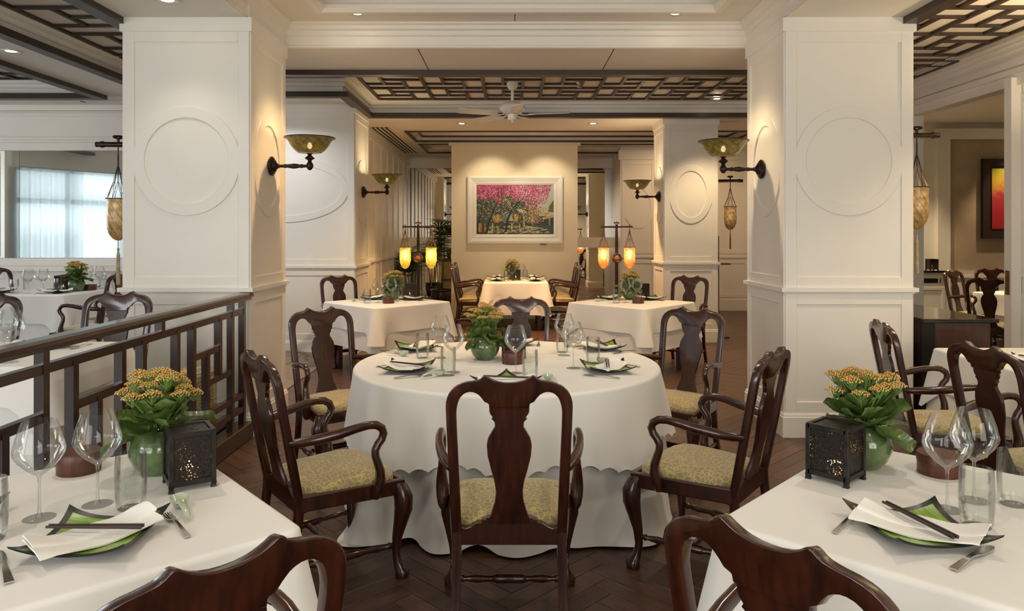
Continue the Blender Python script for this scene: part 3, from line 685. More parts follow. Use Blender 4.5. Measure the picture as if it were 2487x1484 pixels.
# ------------------------------------------------------------------ tables and cloths
def cloth_square(hx, hy, z0, hang, flare=.05, drop=.10, seed=0, nq=8):
    rnd = random.Random(seed); ph = [rnd.uniform(0, 6.3) for _ in range(6)]
    r = .03; per = []
    segs = 26
    for c, (sx, sy, a0) in enumerate(((1, -1, -pi/2), (1, 1, 0), (-1, 1, pi/2), (-1, -1, pi))):
        for k in range(8): a = a0+pi/2*k/7; per.append((sx*(hx-r)+r*cos(a), sy*(hy-r)+r*sin(a), cos(a), sin(a), 1.0))
        nx_, ny_ = {0: (1, 0), 1: (0, 1), 2: (-1, 0), 3: (0, -1)}[c]
        p0 = per[-1]; n2 = {0: (hx, hy-r), 1: (-(hx-r), hy), 2: (-hx, -(hy-r)), 3: (hx-r, -hy)}[c]
        ln = sqrt((n2[0]-p0[0])**2+(n2[1]-p0[1])**2)
        for k in range(1, segs):
            t = k/segs; d = min(t, 1-t)*ln; wgt = max(0, 1-d/.16)**2
            per.append((p0[0]+(n2[0]-p0[0])*t, p0[1]+(n2[1]-p0[1])*t, nx_, ny_, wgt))
    n = len(per); rings = []
    for sc in (.02, .5, .85): rings.append([(x*sc, y*sc, z0) for x, y, *_ in per])
    ro = .016
    rings.append([(x-nx_*.02, y-ny_*.02, z0) for x, y, nx_, ny_, _ in per])
    for k in range(0, 6):
        a = pi/2*k/5; rings.append([(x+nx_*(ro*sin(a)-.006), y+ny_*(ro*sin(a)-.006), z0-ro*(1-cos(a))) for x, y, nx_, ny_, _ in per])
    for q in range(1, nq+1):
        t = q/nq; ring = []
        for i, (x, y, nx_, ny_, wg) in enumerate(per):
            fold = .014*sin(i*.21+ph[0])+.008*sin(i*.47+ph[1])
            off = .010+t*(flare*(.25+1.5*wg)+fold*(1-wg)*t)
            zz = z0-ro-t*(hang-ro+drop*wg)
            ring.append((x+nx_*off, y+ny_*off, zz))
        rings.append(ring)
    return MB().loft(rings, True, False)
def cloth_round(r, z0, hang, nf, amp, scal=0, seed=0, nq=10, flare=.03, N=300, corner=0, drop=0):
    rnd = random.Random(seed); p1, p2 = rnd.uniform(0, 6), rnd.uniform(0, 6); rings = []
    for rr in (.01, .4, .75, r-.02): rings.append([(rr*cos(2*pi*i/N), rr*sin(2*pi*i/N), z0) for i in range(N)])
    for k in range(6):
        a = pi/2*k/5; rr = r-.006+.02*sin(a); rings.append([(rr*cos(2*pi*i/N), rr*sin(2*pi*i/N), z0-.02*(1-cos(a))) for i in range(N)])
    for q in range(1, nq+1):
        t = q/nq; ring = []
        for i in range(N):
            th = 2*pi*i/N
            s1 = sin(nf*th+p1+.7*sin(2*th+p2)); wv = (s1*.6+.4*sin((nf+4)*th*1.0+p2))
            cw = max(0, -cos(4*th))**2.5
            rr = r+.014+flare*t+amp*(t**.85)*wv+corner*cw*t*t
            zz = max(.012, z0-.02-t*((hang-.02)*(1+.05*wv*t)+drop*cw))
            if scal and q == nq: zz += scal*abs(sin(32*th))
            ring.append((rr*cos(th), rr*sin(th), zz))
        rings.append(ring)
    return MB().loft(rings, True, False)
TOP = .757
def table(label_t, desc, x, y, rz, hx, hy=None, z=0, round_=False, hang=.27, under=.46, drop=.12):
    hy = hy or hx
    t = thing('dining_table', label_t, 'table', (x, y, z), rz)
    if round_:
        MB().lathe([(.001, .748), (hx-.012, .748), (hx-.012, .715), (.001, .715)], 48).obj('tabletop', CAB, t)
        MB().lathe([(.001, .715), (.06, .715), (.05, .3), (.07, .12), (.30, .05), (.32, 0), (.001, 0)], 20).obj('pedestal', CAB, t, 50)
    else:
        MB().box(-hx+.012, -hy+.012, .715, hx-.012, hy-.012, .748).obj('tabletop', CAB, t)
        for sx in (-1, 1):
            for sy in (-1, 1): bar('leg', t, sx*(hx-.12)-.025, sy*(hy-.12)-.025, 0, sx*(hx-.12)+.025, sy*(hy-.12)+.025, .715, CAB)
    if round_:
        u = cloth_round(hx-.004, .751, .742, 13, .055, 0, 3, 12, .045, 300, .17, .05)
        c = cloth_round(hx+.006, .757, .365, 10, .030, .020, 5, 10, .055, 384, .06, .055)
    else:
        u = cloth_square(hx, hy, .751, under, .035, .02, int(x*10))
        c = cloth_square(hx+.006, hy+.006, .757, hang, .05, drop, int(y*10)+3)
    for mb, nm, lb in ((u, 'under_cloth', 'long white under cloth of '), (c, 'top_cloth', 'short white top cloth over ')):
        o = mb.obj(nm, CLOTH, None, 60, 0, 2, (x, y, z)); o.rotation_euler = (0, 0, rz); tag(o, lb+desc, 'tablecloth')
    return t
T1 = 'the round table'; T2 = 'the front table by the railing'; T3 = 'the front table with the lit candle box'
T4 = 'the square table before the wide pillar'; T5 = 'the square table before the far pillar'; T6 = 'the table under the blossom painting'
T7 = 'the table behind the railing'; T8 = 'the table under the wall mirror'; T9 = 'the table beside the sideboard'; T10 = 'the side room table'
table('round dining table in the middle of the room', T1, -.03, 4.4, 0, .89, None, 0, True)
table('square front table next to the railing', T2, -1.275, 1.985, R(41), .5)
table('square front table with the lit candle box', T3, 1.276, 2.0, R(-43.5)+pi/2, .5)
table('square table turned cornerwise before the wide white pillar', T4, -1.42, 8.28, R(46), .5, None, 0, False, .27, .46)
table('square table turned cornerwise before the far white pillar', T5, 1.35, 8.22, R(46), .5, None, 0, False, .27, .46)
table('long table set against the wall under the blossom painting', T6, .06, 12.10, 0, .49, .70, 0, False, .25, .5)
table('table on the raised floor behind the railing', T7, -3.12, 4.02, 0, .80, .41, ZR, False, .19, .62, .10)
table('table on the raised floor under the wall mirror', T8, -5.23, 8.22, 0, .45, .5, ZR, False, .3, .62)
table('table beside the dark sideboard, cut by the picture edge', T9, 3.33, 4.45, 0, .46, .5)
table('table in the side room behind the sliding door', T10, 6.75, 9.35, R(20), .5)

# ------------------------------------------------------------------ tableware prototypes (meshes shared by every copy)
HP = .133
def plate_z(x, y):
    u, v = x/HP, y/HP; return .013+.040*((u*u+v*v)/2)**1.5
def plate_mesh():
    n = 14; mb = MB(); vs = []; fs = []; ms = []
    def pt(i, j, dz, sc=1):
        u, v = -1+2*i/n, -1+2*j/n
        x = HP*u*(1-.10*(1-v*v)*abs(u)); y = HP*v*(1-.10*(1-u*u)*abs(v)); return (x*sc, y*sc, plate_z(x, y)+dz)
    us = sorted(set([i/1.0 for i in range(n+1)]+[.9, n-.9])); m = len(us)
    for dz, sc in ((0, 1), (-.006, .985)):
        for i in us:
            for j in us: vs.append(pt(i, j, dz, sc))
    for i in range(m-1):
        for j in range(m-1):
            rim = i == 0 or j == 0 or i == m-2 or j == m-2
            fs.append((i*m+j, (i+1)*m+j, (i+1)*m+j+1, i*m+j+1)); ms.append(0 if rim else 1)
            o = m*m; fs.append((o+i*m+j, o+i*m+j+1, o+(i+1)*m+j+1, o+(i+1)*m+j)); ms.append(0)
    bd = [i*m for i in range(m)]+[(m-1)*m+j for j in range(1, m)]+[i*m+m-1 for i in range(m-2, -1, -1)]+[j for j in range(m-2, 0, -1)]
    for k in range(len(bd)):
        a, b = bd[k], bd[(k+1) % len(bd)]; fs.append((a, b, b+m*m, a+m*m)); ms.append(0)
    mb.v = vs; mb.f = fs; mb.m = ms
    mb.lathe([(.05, .008), (.052, 0), (.046, 0)], 20, 0)
    return mb.mesh('plate', [BLACK, PGREEN], 50)
PLATE = plate_mesh()
def napkin_mesh():
    mb = MB(); n, m = 16, 10
    def sheet(x0, x1, y0, y1, off, th, sk=0, wave=.002):
        top = []; bot = []
        for i in range(n+1):
            for j in range(m+1):
                x = x0+(x1-x0)*i/n; y = y0+(y1-y0)*j/m+sk*(x)
                a = pi/4; xp, yp = x*cos(a)-y*sin(a), x*sin(a)+y*cos(a)
                z = plate_z(min(HP, max(-HP, xp)), min(HP, max(-HP, yp)))+off+wave*sin(x*40+y*25)
                if j in (0, m): z -= .003
                top.append((x, y, z+th)); bot.append((x, y, z))
        o = len(top); fs = []
        for i in range(n):
            for j in range(m):
                a = i*(m+1)+j; fs.append((a, a+m+1, a+m+2, a+1)); fs.append((o+a, o+a+1, o+a+m+2, o+a+m+1))
        bd = [i*(m+1) for i in range(n+1)]+[n*(m+1)+j for j in range(1, m+1)]+[i*(m+1)+m for i in range(n-1, -1, -1)]+[j for j in range(m-1, 0, -1)]
        for k in range(len(bd)): a, b = bd[k], bd[(k+1) % len(bd)]; fs.append((a, b, o+b, o+a))
        mb.add(top+bot, fs)
    sheet(-.145, .145, -.072, .062, .004, .004, .10); sheet(-.142, .150, -.012, .066, .010, .004, .06, .003)
    return mb.mesh('napkin', NAPK, 50)
NAP = napkin_mesh()
CHOP = MB().tube([(-.12, 0, 0), (.12, 0, 0)], [(.0028, .0028), (.0042, .0042)], 8, 0, (0, 0, 1), 5).mesh('chopstick', DWOOD, 40)
def flat(pts, th=.0025):
    """pts: (y, half width, z)"""
    rings = [[(-w_, y, z-th/2), (w_, y, z-th/2), (w_, y, z+th/2), (-w_, y, z+th/2)] for y, w_, z in pts]
    return MB().loft(rings)
def fork_mesh():
    mb = flat([(-.10, .0075, .003), (-.06, .0055, .006), (-.01, .0035, .010), (.03, .004, .009), (.045, .010, .006), (.06, .0115, .004)], .003)
    for k in range(4): x = -.0095+k*.0063; mb.box(x-.0016, .058, .002, x+.0016, .105, .0045)
    return mb.mesh('fork', STEEL, 40)
FORK = fork_mesh()
KNIFE = flat([(-.105, .0095, .004), (-.06, .0075, .008), (-.01, .0055, .011), (.005, .007, .010), (.03, .0105, .006), (.07, .011, .004), (.095, .009, .0035), (.108, .004, .003)], .0032).mesh('knife', STEEL, 40)
def ladle():
    rings = []
    for k in range(7):
        a = pi/2*k/6; r = sin(a) if k else .02; rings.append([(.026*r*cos(2*pi*i/16), .05+.034*r*sin(2*pi*i/16), .030*(1-cos(a))+.001) for i in range(16)])
    rings += [[(.0235*cos(2*pi*i/16), .05+.0315*sin(2*pi*i/16), .030) for i in range(16)], [(.012*cos(2*pi*i/16), .05+.016*sin(2*pi*i/16), .008) for i in range(16)]]
    b = MB().loft(rings)
    b.tube([(0, .028, .022), (0, .005, .026), (0, -.03, .026), (0, -.06, .018), (0, -.072, .012)], [(.016, .008), (.011, .006), (.009, .005), (.009, .005), (.007, .004)], 10)
    return b.mesh('soup_spoon', CELS, 60)
LADLE = ladle()
WG = dict(foot=MB().lathe([(.001, .003), (.010, .004), (.036, .0012), (.041, .0008), (.041, 0), (.001, 0)], 28).mesh('foot', GFOOT, 60),
          stem=MB().lathe([(.010, .003), (.0048, .016), (.0036, .05), (.0036, .095), (.005, .112), (.010, .119)], 12).mesh('stem', GSTEM, 60),
          bowl=MB().lathe([(.004, .117), (.016, .122), (.035, .138), (.052, .157), (.0625, .176), (.0645, .185), (.0635, .195), (.057, .222), (.049, .247), (.0425, .266), (.0415, .266)], 36).mesh('bowl', GLASS, 60))
TB = dict(wall=MB().lathe([(.036, .003), (.0385, .012), (.0415, .05), (.0425, .09), (.0415, .13), (.0395, .155), (.0385, .155), (.0405, .09), (.0375, .02)], 32).mesh('glass_wall', GLASS, 60),
          base=MB().lathe([(.001, 0), (.034, 0), (.036, .004), (.0365, .012), (.034, .018), (.001, .016)], 28).mesh('glass_base', GFOOT, 60))
def wine(x, y, label, z=TOP, s=1):
    t = thing('wine_glass', label, 'glass', (x, y, z), random.uniform(0, 6))
    for k in ('foot', 'stem', 'bowl'): link(k, WG[k], t)
    t.scale = (s, s, s)
def tumbler(x, y, label, z=TOP):
    t = thing('tumbler', label, 'glass', (x, y, z))
    link('glass_wall', TB['wall'], t); link('glass_base', TB['base'], t)
BOXM = dict(body=MB().lathe([(.001, 0), (.064, 0), (.065, .002), (.065, .040)], 36, 0, None).mesh('box_body', LWOOD, 40),
            lid=MB().lathe([(.067, .040), (.067, .064), (.065, .067), (.001, .068)], 36).mesh('lid', LWOOD, 40))
def wbox(x, y, label, z=TOP, lid=True):
    t = thing('round_box', label, 'box', (x, y, z)); link('box_body', BOXM['body'], t); link('lid', BOXM['lid'], t)
VASE = MB().lathe([(.001, 0), (.045, 0), (.05, .003), (.074, .028), (.089, .062), (.091, .082), (.085, .108), (.070, .132), (.058, .142), (.055, .144), (.050, .140), (.048, .12), (.001, .115)], 40).mesh('vase', CELA, 60)
def vase(x, y, label, z=TOP): tag(link('vase', VASE, None, (x, y, z)), label, 'vase')
# candle boxes
def fret_mat():
    m = M('fretwork', (.022, .018, .015), .4, metal=.5); nt, p, L = nodes(m)
    tc = nt.nodes.new('ShaderNodeTexCoord'); vo = nt.nodes.new('ShaderNodeTexVoronoi'); vo.feature = 'DISTANCE_TO_EDGE'; vo.inputs['Scale'].default_value = 165
    L(tc.outputs['Object'], vo.inputs[0])
    g = nt.nodes.new('ShaderNodeMath'); g.operation = 'LESS_THAN'; g.inputs[1].default_value = .185
    L(vo.outputs['Distance'], g.inputs[0]); L(g.outputs[0], p.inputs['Alpha']); return m
FRET = fret_mat()
CBH = .06
def cbox_meshes():
    h = CBH; b = MB(); r = .007
    for sx in (-1, 1):
        for sy in (-1, 1):
            b.box(sx*h-r, sy*h-r, .018, sx*h+r, sy*h+r, .19)
    for z0, z1 in ((.018, .036), (.176, .192)):
        for s in (-1, 1): b.box(-h, s*h-r, z0, h, s*h+r, z1); b.box(s*h-r, -h, z0, s*h+r, h, z1)
    ft = MB().tube([(0, 0, .019), (0, 0, .008), (0, 0, 0)], [.011, .009, .012], 4, 0, (0, 1, 0))
    fr = MB()
    for s in (-1, 1):
        fr.box(-h+r, s*h-.001, .036, h-r, s*h+.001, .176); fr.box(s*h-.001, -h+r, .036, s*h+.001, h-r, .176)
    tp = MB().box(-h+r, -h+r, .186, h-r, h-r, .188); bs = MB().box(-h, -h, .018, h, h, .021)
    cn = MB().lathe([(.001, .021), (.026, .021), (.026, .055), (.001, .052)], 20)
    fl_ = MB().lathe([(.001, .056), (.005, .061), (.0055, .066), (.003, .075), (.0005, .082)], 10)
    return dict(frame=b.mesh('frame', METALB, None, .0012, 1), foot=ft.mesh('foot', METALB), fret_panel=fr.mesh('fret_panel', FRET), top_panel=tp.mesh('top_panel', FRET),
                floor_plate=bs.mesh('floor_plate', METALB), candle=cn.mesh('candle', WAXM, 50), flame=fl_.mesh('flame', FLAME, 60))
CB = cbox_meshes()
def cbox(x, y, label, rz, z=TOP, light=.35):
    t = thing('candle_lantern', label, 'lantern', (x, y, z), rz); t.scale = (1, 1, .925)
    for k in ('frame', 'fret_panel', 'top_panel', 'floor_plate', 'candle'): o = link(k, CB[k], t)
    link('flame', CB['flame'], o)
    for sx in (-1, 1):
        for sy in (-1, 1): link('foot', CB['foot'], t, (sx*CBH, sy*CBH, 0))
    lamp('candle_light', 'POINT', (x, y, z+.078), light, (1, .55, .22), (0, 0, 0), .01)
# kalanchoe plants
def leaf_mesh(L_, W_, cup, seed):
    n, m = 22, 6; vs = []; fs = []; rnd = random.Random(seed)
    for i in range(n+1):
        t = i/n; wl = W_*max(.10, sqrt(max(0, 1-((t-.60)/.46)**2)))
        if t > .3: wl *= 1+.06*sin(i*2*pi/3.2)
        for j in range(m+1):
            q = -1+2*j/m
            vs.append((q*wl, t*L_*(1-.05*abs(q)), cup*L_*(q*q*.16-.20*t*t+.12*t)+.003*sin(9*t+3*q+seed)))
    for i in range(n):
        for j in range(m): a = i*(m+1)+j; fs.append((a, a+1, a+m+2, a+m+1))
    mb = MB().add(vs, fs); mb.add([(x, y, z-.0012) for x, y, z in vs], [tuple(reversed(f)) for f in fs])
    return mb
LEAFS = [leaf_mesh(L_, W_, c, i) for i, (L_, W_, c) in enumerate(((.125, .052, .9), (.145, .060, 1.0), (.11, .048, .6), (.135, .055, 1.3)))]
LEAFME = [l.mesh('leaf', LEAFM, 60) for l in LEAFS]
def cluster_mesh(seed):
    rnd = random.Random(seed); mb = MB()
    def ball(c, r, mi):
        x, y, z = c; vs = [(x+r, y, z), (x-r, y, z), (x, y+r, z), (x, y-r, z), (x, y, z+r*1.2), (x, y, z-r*1.2)]
        q = .62*r
        for sx in (1, -1):
            for sy in (1, -1):
                for sz in (1, -1): vs.append((x+sx*q, y+sy*q, z+sz*q))
        I = lambda sx, sy, sz: 6+(0 if sx > 0 else 4)+(0 if sy > 0 else 2)+(0 if sz > 0 else 1)
        fs = []
        for ax in range(3):
            for s in (1, -1):
                c_ = ax*2+(0 if s > 0 else 1); o4 = []
                for a, b in ((1, 1), (1, -1), (-1, -1), (-1, 1)):
                    v = [0, 0, 0]; v[ax] = s; v[(ax+1) % 3] = a; v[(ax+2) % 3] = b; o4.append(I(*v))
                for k in range(4): fs.append((c_, o4[k], o4[(k+1) % 4]))
        mb.add(vs, fs, mi)
    for k in range(58):
        a = k*2.4; rr = .032*sqrt((k+.5)/58); z = .012*(1-(rr/.031)**2)+rnd.uniform(-.003, .003)
        x, y = rr*cos(a), rr*sin(a); ball((x, y, z), rnd.uniform(.0022, .0036), rnd.choice((0, 0, 0, 0, 1, 3, 3)))
        if k % 6 == 0: mb.tube([(0, 0, -.03), (x*.6, y*.6, -.012), (x, y, z)], .0011, 3, 2)
    return mb
CLUS = [cluster_mesh(k) for k in range(3)]
CLME = [c.mesh('flower_cluster', [BUD, FLOR, STEMM, BUD2], 60) for c in CLUS]
def plant_spec(seed):
    rnd = random.Random(seed); lv = []; st = []
    for k in range(26):
        a = k*2.399+rnd.uniform(-.3, .3); t = k/26; el = R(-30+112*t**.62+rnd.uniform(-12, 12)); base = (cos(a)*.03*(1-t*.5), sin(a)*.03*(1-t*.5), .0+.055*t)
        lv.append((k % 4, base, a, el, rnd.uniform(.82, 1.12)*(1-.22*t), rnd.uniform(-.4, .4)))
    for k in range(20):
        a = k*2.399; rr = .11*sqrt((k+.6)/20); z = .20-.5*rr*rr/.095+rnd.uniform(-.022, .016)
        st.append((k % 3, (cos(a)*rr*1.0, sin(a)*rr*1.0, z), (cos(a)*.02, sin(a)*.02, .01), rnd.uniform(.85, 1.15)))
    return lv, st
def lmat(base, a, el, s, roll):
    return Matrix.Translation(base) @ Matrix.Rotation(a-pi/2, 4, 'Z') @ Matrix.Rotation(el, 4, 'X') @ Matrix.Rotation(roll, 4, 'Y') @ Matrix.Diagonal((s, s, s, 1))
def plant(x, y, label, seed, z, full=True):
    t = thing('kalanchoe', label, 'plant', (x, y, z+.128), seed*1.3); lv, st = plant_spec(seed if full else 99)
    if full:
        for k, b, a, el, s, ro in lv:
            o = link('leaf', LEAFME[k], t); o.matrix_local = lmat(b, a, el, s, ro)
        for k, p, b, s in st:
            stem = MB().tube([b, (p[0]*.55, p[1]*.55, p[2]*.55), (p[0], p[1], p[2]-.006)], [.0032, .0028, .0022], 5).obj('stem', STEMM, t, 60)
            o = link('flower_cluster', CLME[k], stem, p, None, (s, s, s))
    else:
        if not hasattr(plant, 'far'):
            lf = MB(); cl = MB(); sm = MB()
            for k, b, a, el, s, ro in lv: lf.add(LEAFS[k].v, LEAFS[k].f, 0, lmat(b, a, el, s, ro))
            for k, p, b, s in st:
                c = CLUS[k]; T = Matrix.Translation(p)
                o = len(cl.v); cl.v += [tuple(T @ V(q)) for q in c.v]; cl.f += [tuple(i+o for i in f_) for f_ in c.f]; cl.m += c.m
                sm.tube([b, p], .0028, 4)
            plant.far = (lf.mesh('leaves', LEAFM, 60), cl.mesh('flower_heads', [BUD, FLOR, STEMM, BUD2], 60), sm.mesh('stems', STEMM))
        for me, nm in zip(plant.far, ('leaves', 'flower_heads', 'stems')): tag(link(nm, me, t), kind='stuff')
def rot2(v, a): return V((v[0]*cos(a)-v[1]*sin(a), v[0]*sin(a)+v[1]*cos(a)))
def setting(x, y, f, seat, z=TOP, rot=0, chop=-.8, items='fks', fo=None, kn=None, sp=None):
    """one place setting; f points from the diner into the table"""
    f = V(f).normalized(); a = atan2(-f.x, f.y); r_ = V((f.y, -f.x))
    P = lambda lx, ly: V((x, y))+r_*lx+f*ly
    tag(link('plate', PLATE, None, (x, y, z), a+pi/4+rot), 'square green plate with black rim, '+seat, 'plate')
    tag(link('napkin', NAP, None, (x, y, z+.002), a+rot), 'folded white napkin on the plate, '+seat, 'napkin')
    for k, q in enumerate((-.006, .006)):
        ca = a+chop; o = link('chopstick', CHOP, None, (x-sin(ca)*q, y+cos(ca)*q, z+.044), ca)
        tag(o, ('nearer chopstick, on the napkin, ' if k == 0 else 'farther chopstick, on the napkin, ')+seat, 'chopstick')
    def put(me, nm, lb, pos, ang): tag(link(nm, me, None, (pos[0], pos[1], z+.0015), ang), lb+seat, nm.split('_')[-1])
    if 'f' in items: q = fo or (*P(-.185, -.03), a); put(FORK, 'fork', 'steel fork beside the plate, ', q[:2], q[2])
    if 'k' in items: q = kn or (*P(.185, -.03), a); put(KNIFE, 'knife', 'steel knife beside the plate, ', q[:2], q[2])
    if 's' in items: q = sp or (*P(.235, .06), a+.3); put(LADLE, 'soup_spoon', 'pale celadon soup spoon, ', q[:2], q[2])
dirang = lambda dx, dy: atan2(-dx, dy)
# front table by the railing
setting(-1.05, 1.835, (-.71, .7), 'front railing table', TOP, .05, -.80, 'fks', (-.893, 1.942, dirang(-.147, .176)), (-1.186, 1.70, dirang(-.158, .185)), (-.917, 2.03, dirang(-.095, .14)))
setting(-1.52, 1.90, (.71, .7), 'front railing table, cropped setting', TOP, .2, .4, '')
wine(-1.297, 2.0, 'outer wine glass on the front railing table'); wine(-1.194, 2.10, 'wine glass before the flower vase on the front railing table')
tumbler(-1.085, 2.075, 'tumbler beside the candle box on the front railing table'); tumbler(-1.335, 1.86, 'tumbler cut by the picture edge, front railing table')
wbox(-1.42, 2.39, 'dark lidded round box on the front railing table'); vase(-1.157, 2.385, 'celadon vase behind the candle box, front railing table')
cbox(-1.005, 2.27, 'dark fretwork candle box on the front railing table', R(33)); plant(-1.157, 2.385, 'orange kalanchoe beside the railing, behind the candle box', 1, TOP)
# front table with lit candle box
setting(1.05, 1.885, (.75, .66), 'front table on the right', TOP, .12, -.50, 'fks', (.905, 1.965, dirang(.12, .13)), (1.105, 1.745, dirang(.186, .133)), (1.46, 1.80, 2.2))
wine(1.23, 2.06, 'nearer wine glass on the front right table'); wine(1.35, 2.13, 'farther wine glass on the front right table')
tumbler(1.24, 1.945, 'tumbler touching the plate on the front right table'); tumbler(1.445, 2.10, 'tumbler cut by the picture edge, front right table')
wbox(1.39, 2.37, 'brown round box behind the wine glasses, front right table'); vase(1.175, 2.44, 'celadon vase behind the lit candle box, front right table')
cbox(1.03, 2.32, 'lit fretwork candle box on the front right table', R(42), TOP, 1.2); plant(1.175, 2.44, 'yellow-orange kalanchoe behind the lit candle box', 2, TOP)
# round table
for x, y, seat, rr, ch in ((-.59, 4.12, 'round table seat by the railing chair', .2, .6), (.54, 4.12, 'round table seat by the front right chair', -.2, .35), (-.03, 3.74, 'round table front seat behind the chair crest', 0, -.2),
                   (-.64, 4.86, 'round table seat by the railing pillar chair', .1, .7), (.60, 4.88, 'round table seat by the aisle chair', .3, -.5), (0, 5.08, 'round table far seat behind the vase', 0, .2)):
    setting(x, y, (-.03-x, 4.4-y), seat, TOP, rr, ch)
vase(-.168, 4.5, 'round green celadon vase in the middle of the round table'); plant(-.168, 4.5, 'orange kalanchoe in the middle of the round table', 3, TOP)
cbox(.01, 4.58, 'dark fretwork candle box on the round table', R(8)); wbox(.005, 4.37, 'dark round box in front of the round table candle box')
for x, y, lb in ((-.45, 4.56, 'farther of two wine glasses left of the vase, round table'), (-.33, 4.09, 'nearer of two wine glasses left of the vase, round table'), (.02, 4.06, 'wine glass before the round box, round table'),
              (.333, 4.65, 'farther of two wine glasses right of the candle box, round table'), (.354, 4.21, 'nearer of two wine glasses right of the candle box, round table')): wine(x, y, lb)
for x, y, lb in ((-.56, 4.56, 'tumbler at the round table seat near the railing pillar'), (-.35, 4.0, 'tumbler below the nearer left wine glass, round table'), (.097, 3.91, 'tumbler beside the round box, round table'),
              (.487, 4.38, 'tumbler beside the aisle seat plate, round table'), (.33, 4.78, 'tumbler behind the far right wine glass, round table')): tumbler(x, y, lb)
# two square tables in the middle distance
for sx, T, nm in ((-1, T4, 'wide pillar table'), (1, T5, 'far pillar table')):
    X0 = -1.42 if sx < 0 else 1.35; Y0 = 8.28
    setting(X0-.22, Y0+.28, (.7, -.7), nm+', seat away from us', TOP, .1, .3, 'fk'); setting(X0+.27, Y0+.22, (-.7, -.7), nm+', seat nearer the painting', TOP, .3, -.5, 'fk')
    tag(link('soup_spoon', LADLE, None, (X0-.33, Y0-.02, TOP+.001), 1.3), 'pale celadon spoon at the corner of the '+nm, 'spoon')
    tumbler(X0-.19, Y0-.18, 'tumbler nearest the corner, '+nm); wine(X0-.08, Y0-.12, 'first wine glass, '+nm); wine(X0+.06, Y0-.05, 'second wine glass, behind the round box, '+nm)
    tumbler(X0+.09, Y0+.05, 'tumbler behind the round box, '+nm)
    wbox(X0+.05, Y0-.2, 'round wooden box at the front, '+nm); vase(X0+.03, Y0+.25, 'celadon vase in the middle, '+nm); plant(X0+.03, Y0+.25, 'kalanchoe in the vase, '+nm, 11 if sx < 0 else 12, TOP, False)
    cbox(X0+.2, Y0+.42, 'candle box behind the vase, '+nm, .3, TOP, .5)
# table under the painting
for i, y in enumerate((11.78, 12.55)):
    a = 'nearer' if i == 0 else 'farther'
    setting(-.25, y, (1, 0), 'painting table, '+a+' seat on the palm side', TOP, 0, .3, 'k'); setting(.38, y, (-1, 0), 'painting table, '+a+' seat on the pillar side', TOP, 0, -.3, 'k')
wine(.0, 11.72, 'front wine glass, table under the painting'); wine(.16, 12.0, 'second wine glass, table under the painting'); tumbler(-.09, 11.72, 'front tumbler, table under the painting'); tumbler(.22, 12.3, 'rear tumbler, table under the painting')
vase(.0, 12.2, 'celadon vase, table under the painting'); plant(.0, 12.2, 'kalanchoe in front of the feature wall', 13, TOP, False); cbox(.06, 11.95, 'candle box behind the front wine glass, painting table', .2, TOP, .3)
# raised side
ZT = TOP+ZR
setting(-2.68, 4.2, (0, -1), 'table behind the railing', ZT, 0, .3, 'fk'); setting(-3.42, 4.2, (0, -1), 'table behind the railing, seat at the picture edge', ZT, .2, .3, 'fs')
wine(-2.56, 3.72, 'front wine glass, table behind the railing', ZT); wine(-2.69, 3.86, 'rear wine glass, table behind the railing', ZT); tumbler(-2.80, 3.8, 'tumbler beside the wine glasses, table behind the railing', ZT)
setting(-5.65, 8.05, (1, 0), 'mirror table, seat at the picture edge', ZT, 0, .3, 's'); setting(-4.98, 7.98, (-.3, 1), 'mirror table, front seat', ZT, .3, -.4, 'f'); setting(-4.98, 8.5, (-1, 0), 'mirror table, seat by the pillar', ZT, 0, .3, '')
wine(-5.28, 7.96, 'first wine glass, mirror table', ZT); wine(-5.16, 8.02, 'second wine glass, mirror table', ZT); wine(-5.0, 8.6, 'third wine glass behind the flowers, mirror table', ZT); wine(-4.88, 8.62, 'fourth wine glass by the pillar, mirror table', ZT)
tumbler(-5.42, 7.94, 'front tumbler, mirror table', ZT); tumbler(-5.06, 8.12, 'tumbler before the candle box, mirror table', ZT); tumbler(-4.86, 8.66, 'far tumbler by the pillar, mirror table', ZT)
cbox(-5.10, 8.28, 'candle box beside the vase, mirror table', .1, ZT, .3); vase(-4.93, 8.25, 'celadon vase, mirror table', ZT); plant(-4.93, 8.25, 'yellow kalanchoe under the wall mirror', 14, ZT, False); wbox(-4.86, 8.4, 'round box behind the vase, mirror table', ZT)
# table by the sideboard, side room table
setting(3.12, 4.3, (1, .1), 'table beside the sideboard', TOP, .2, .4, 'fk'); setting(6.62, 9.15, (.6, .8), 'side room table', TOP, .2, .4, 'fk')

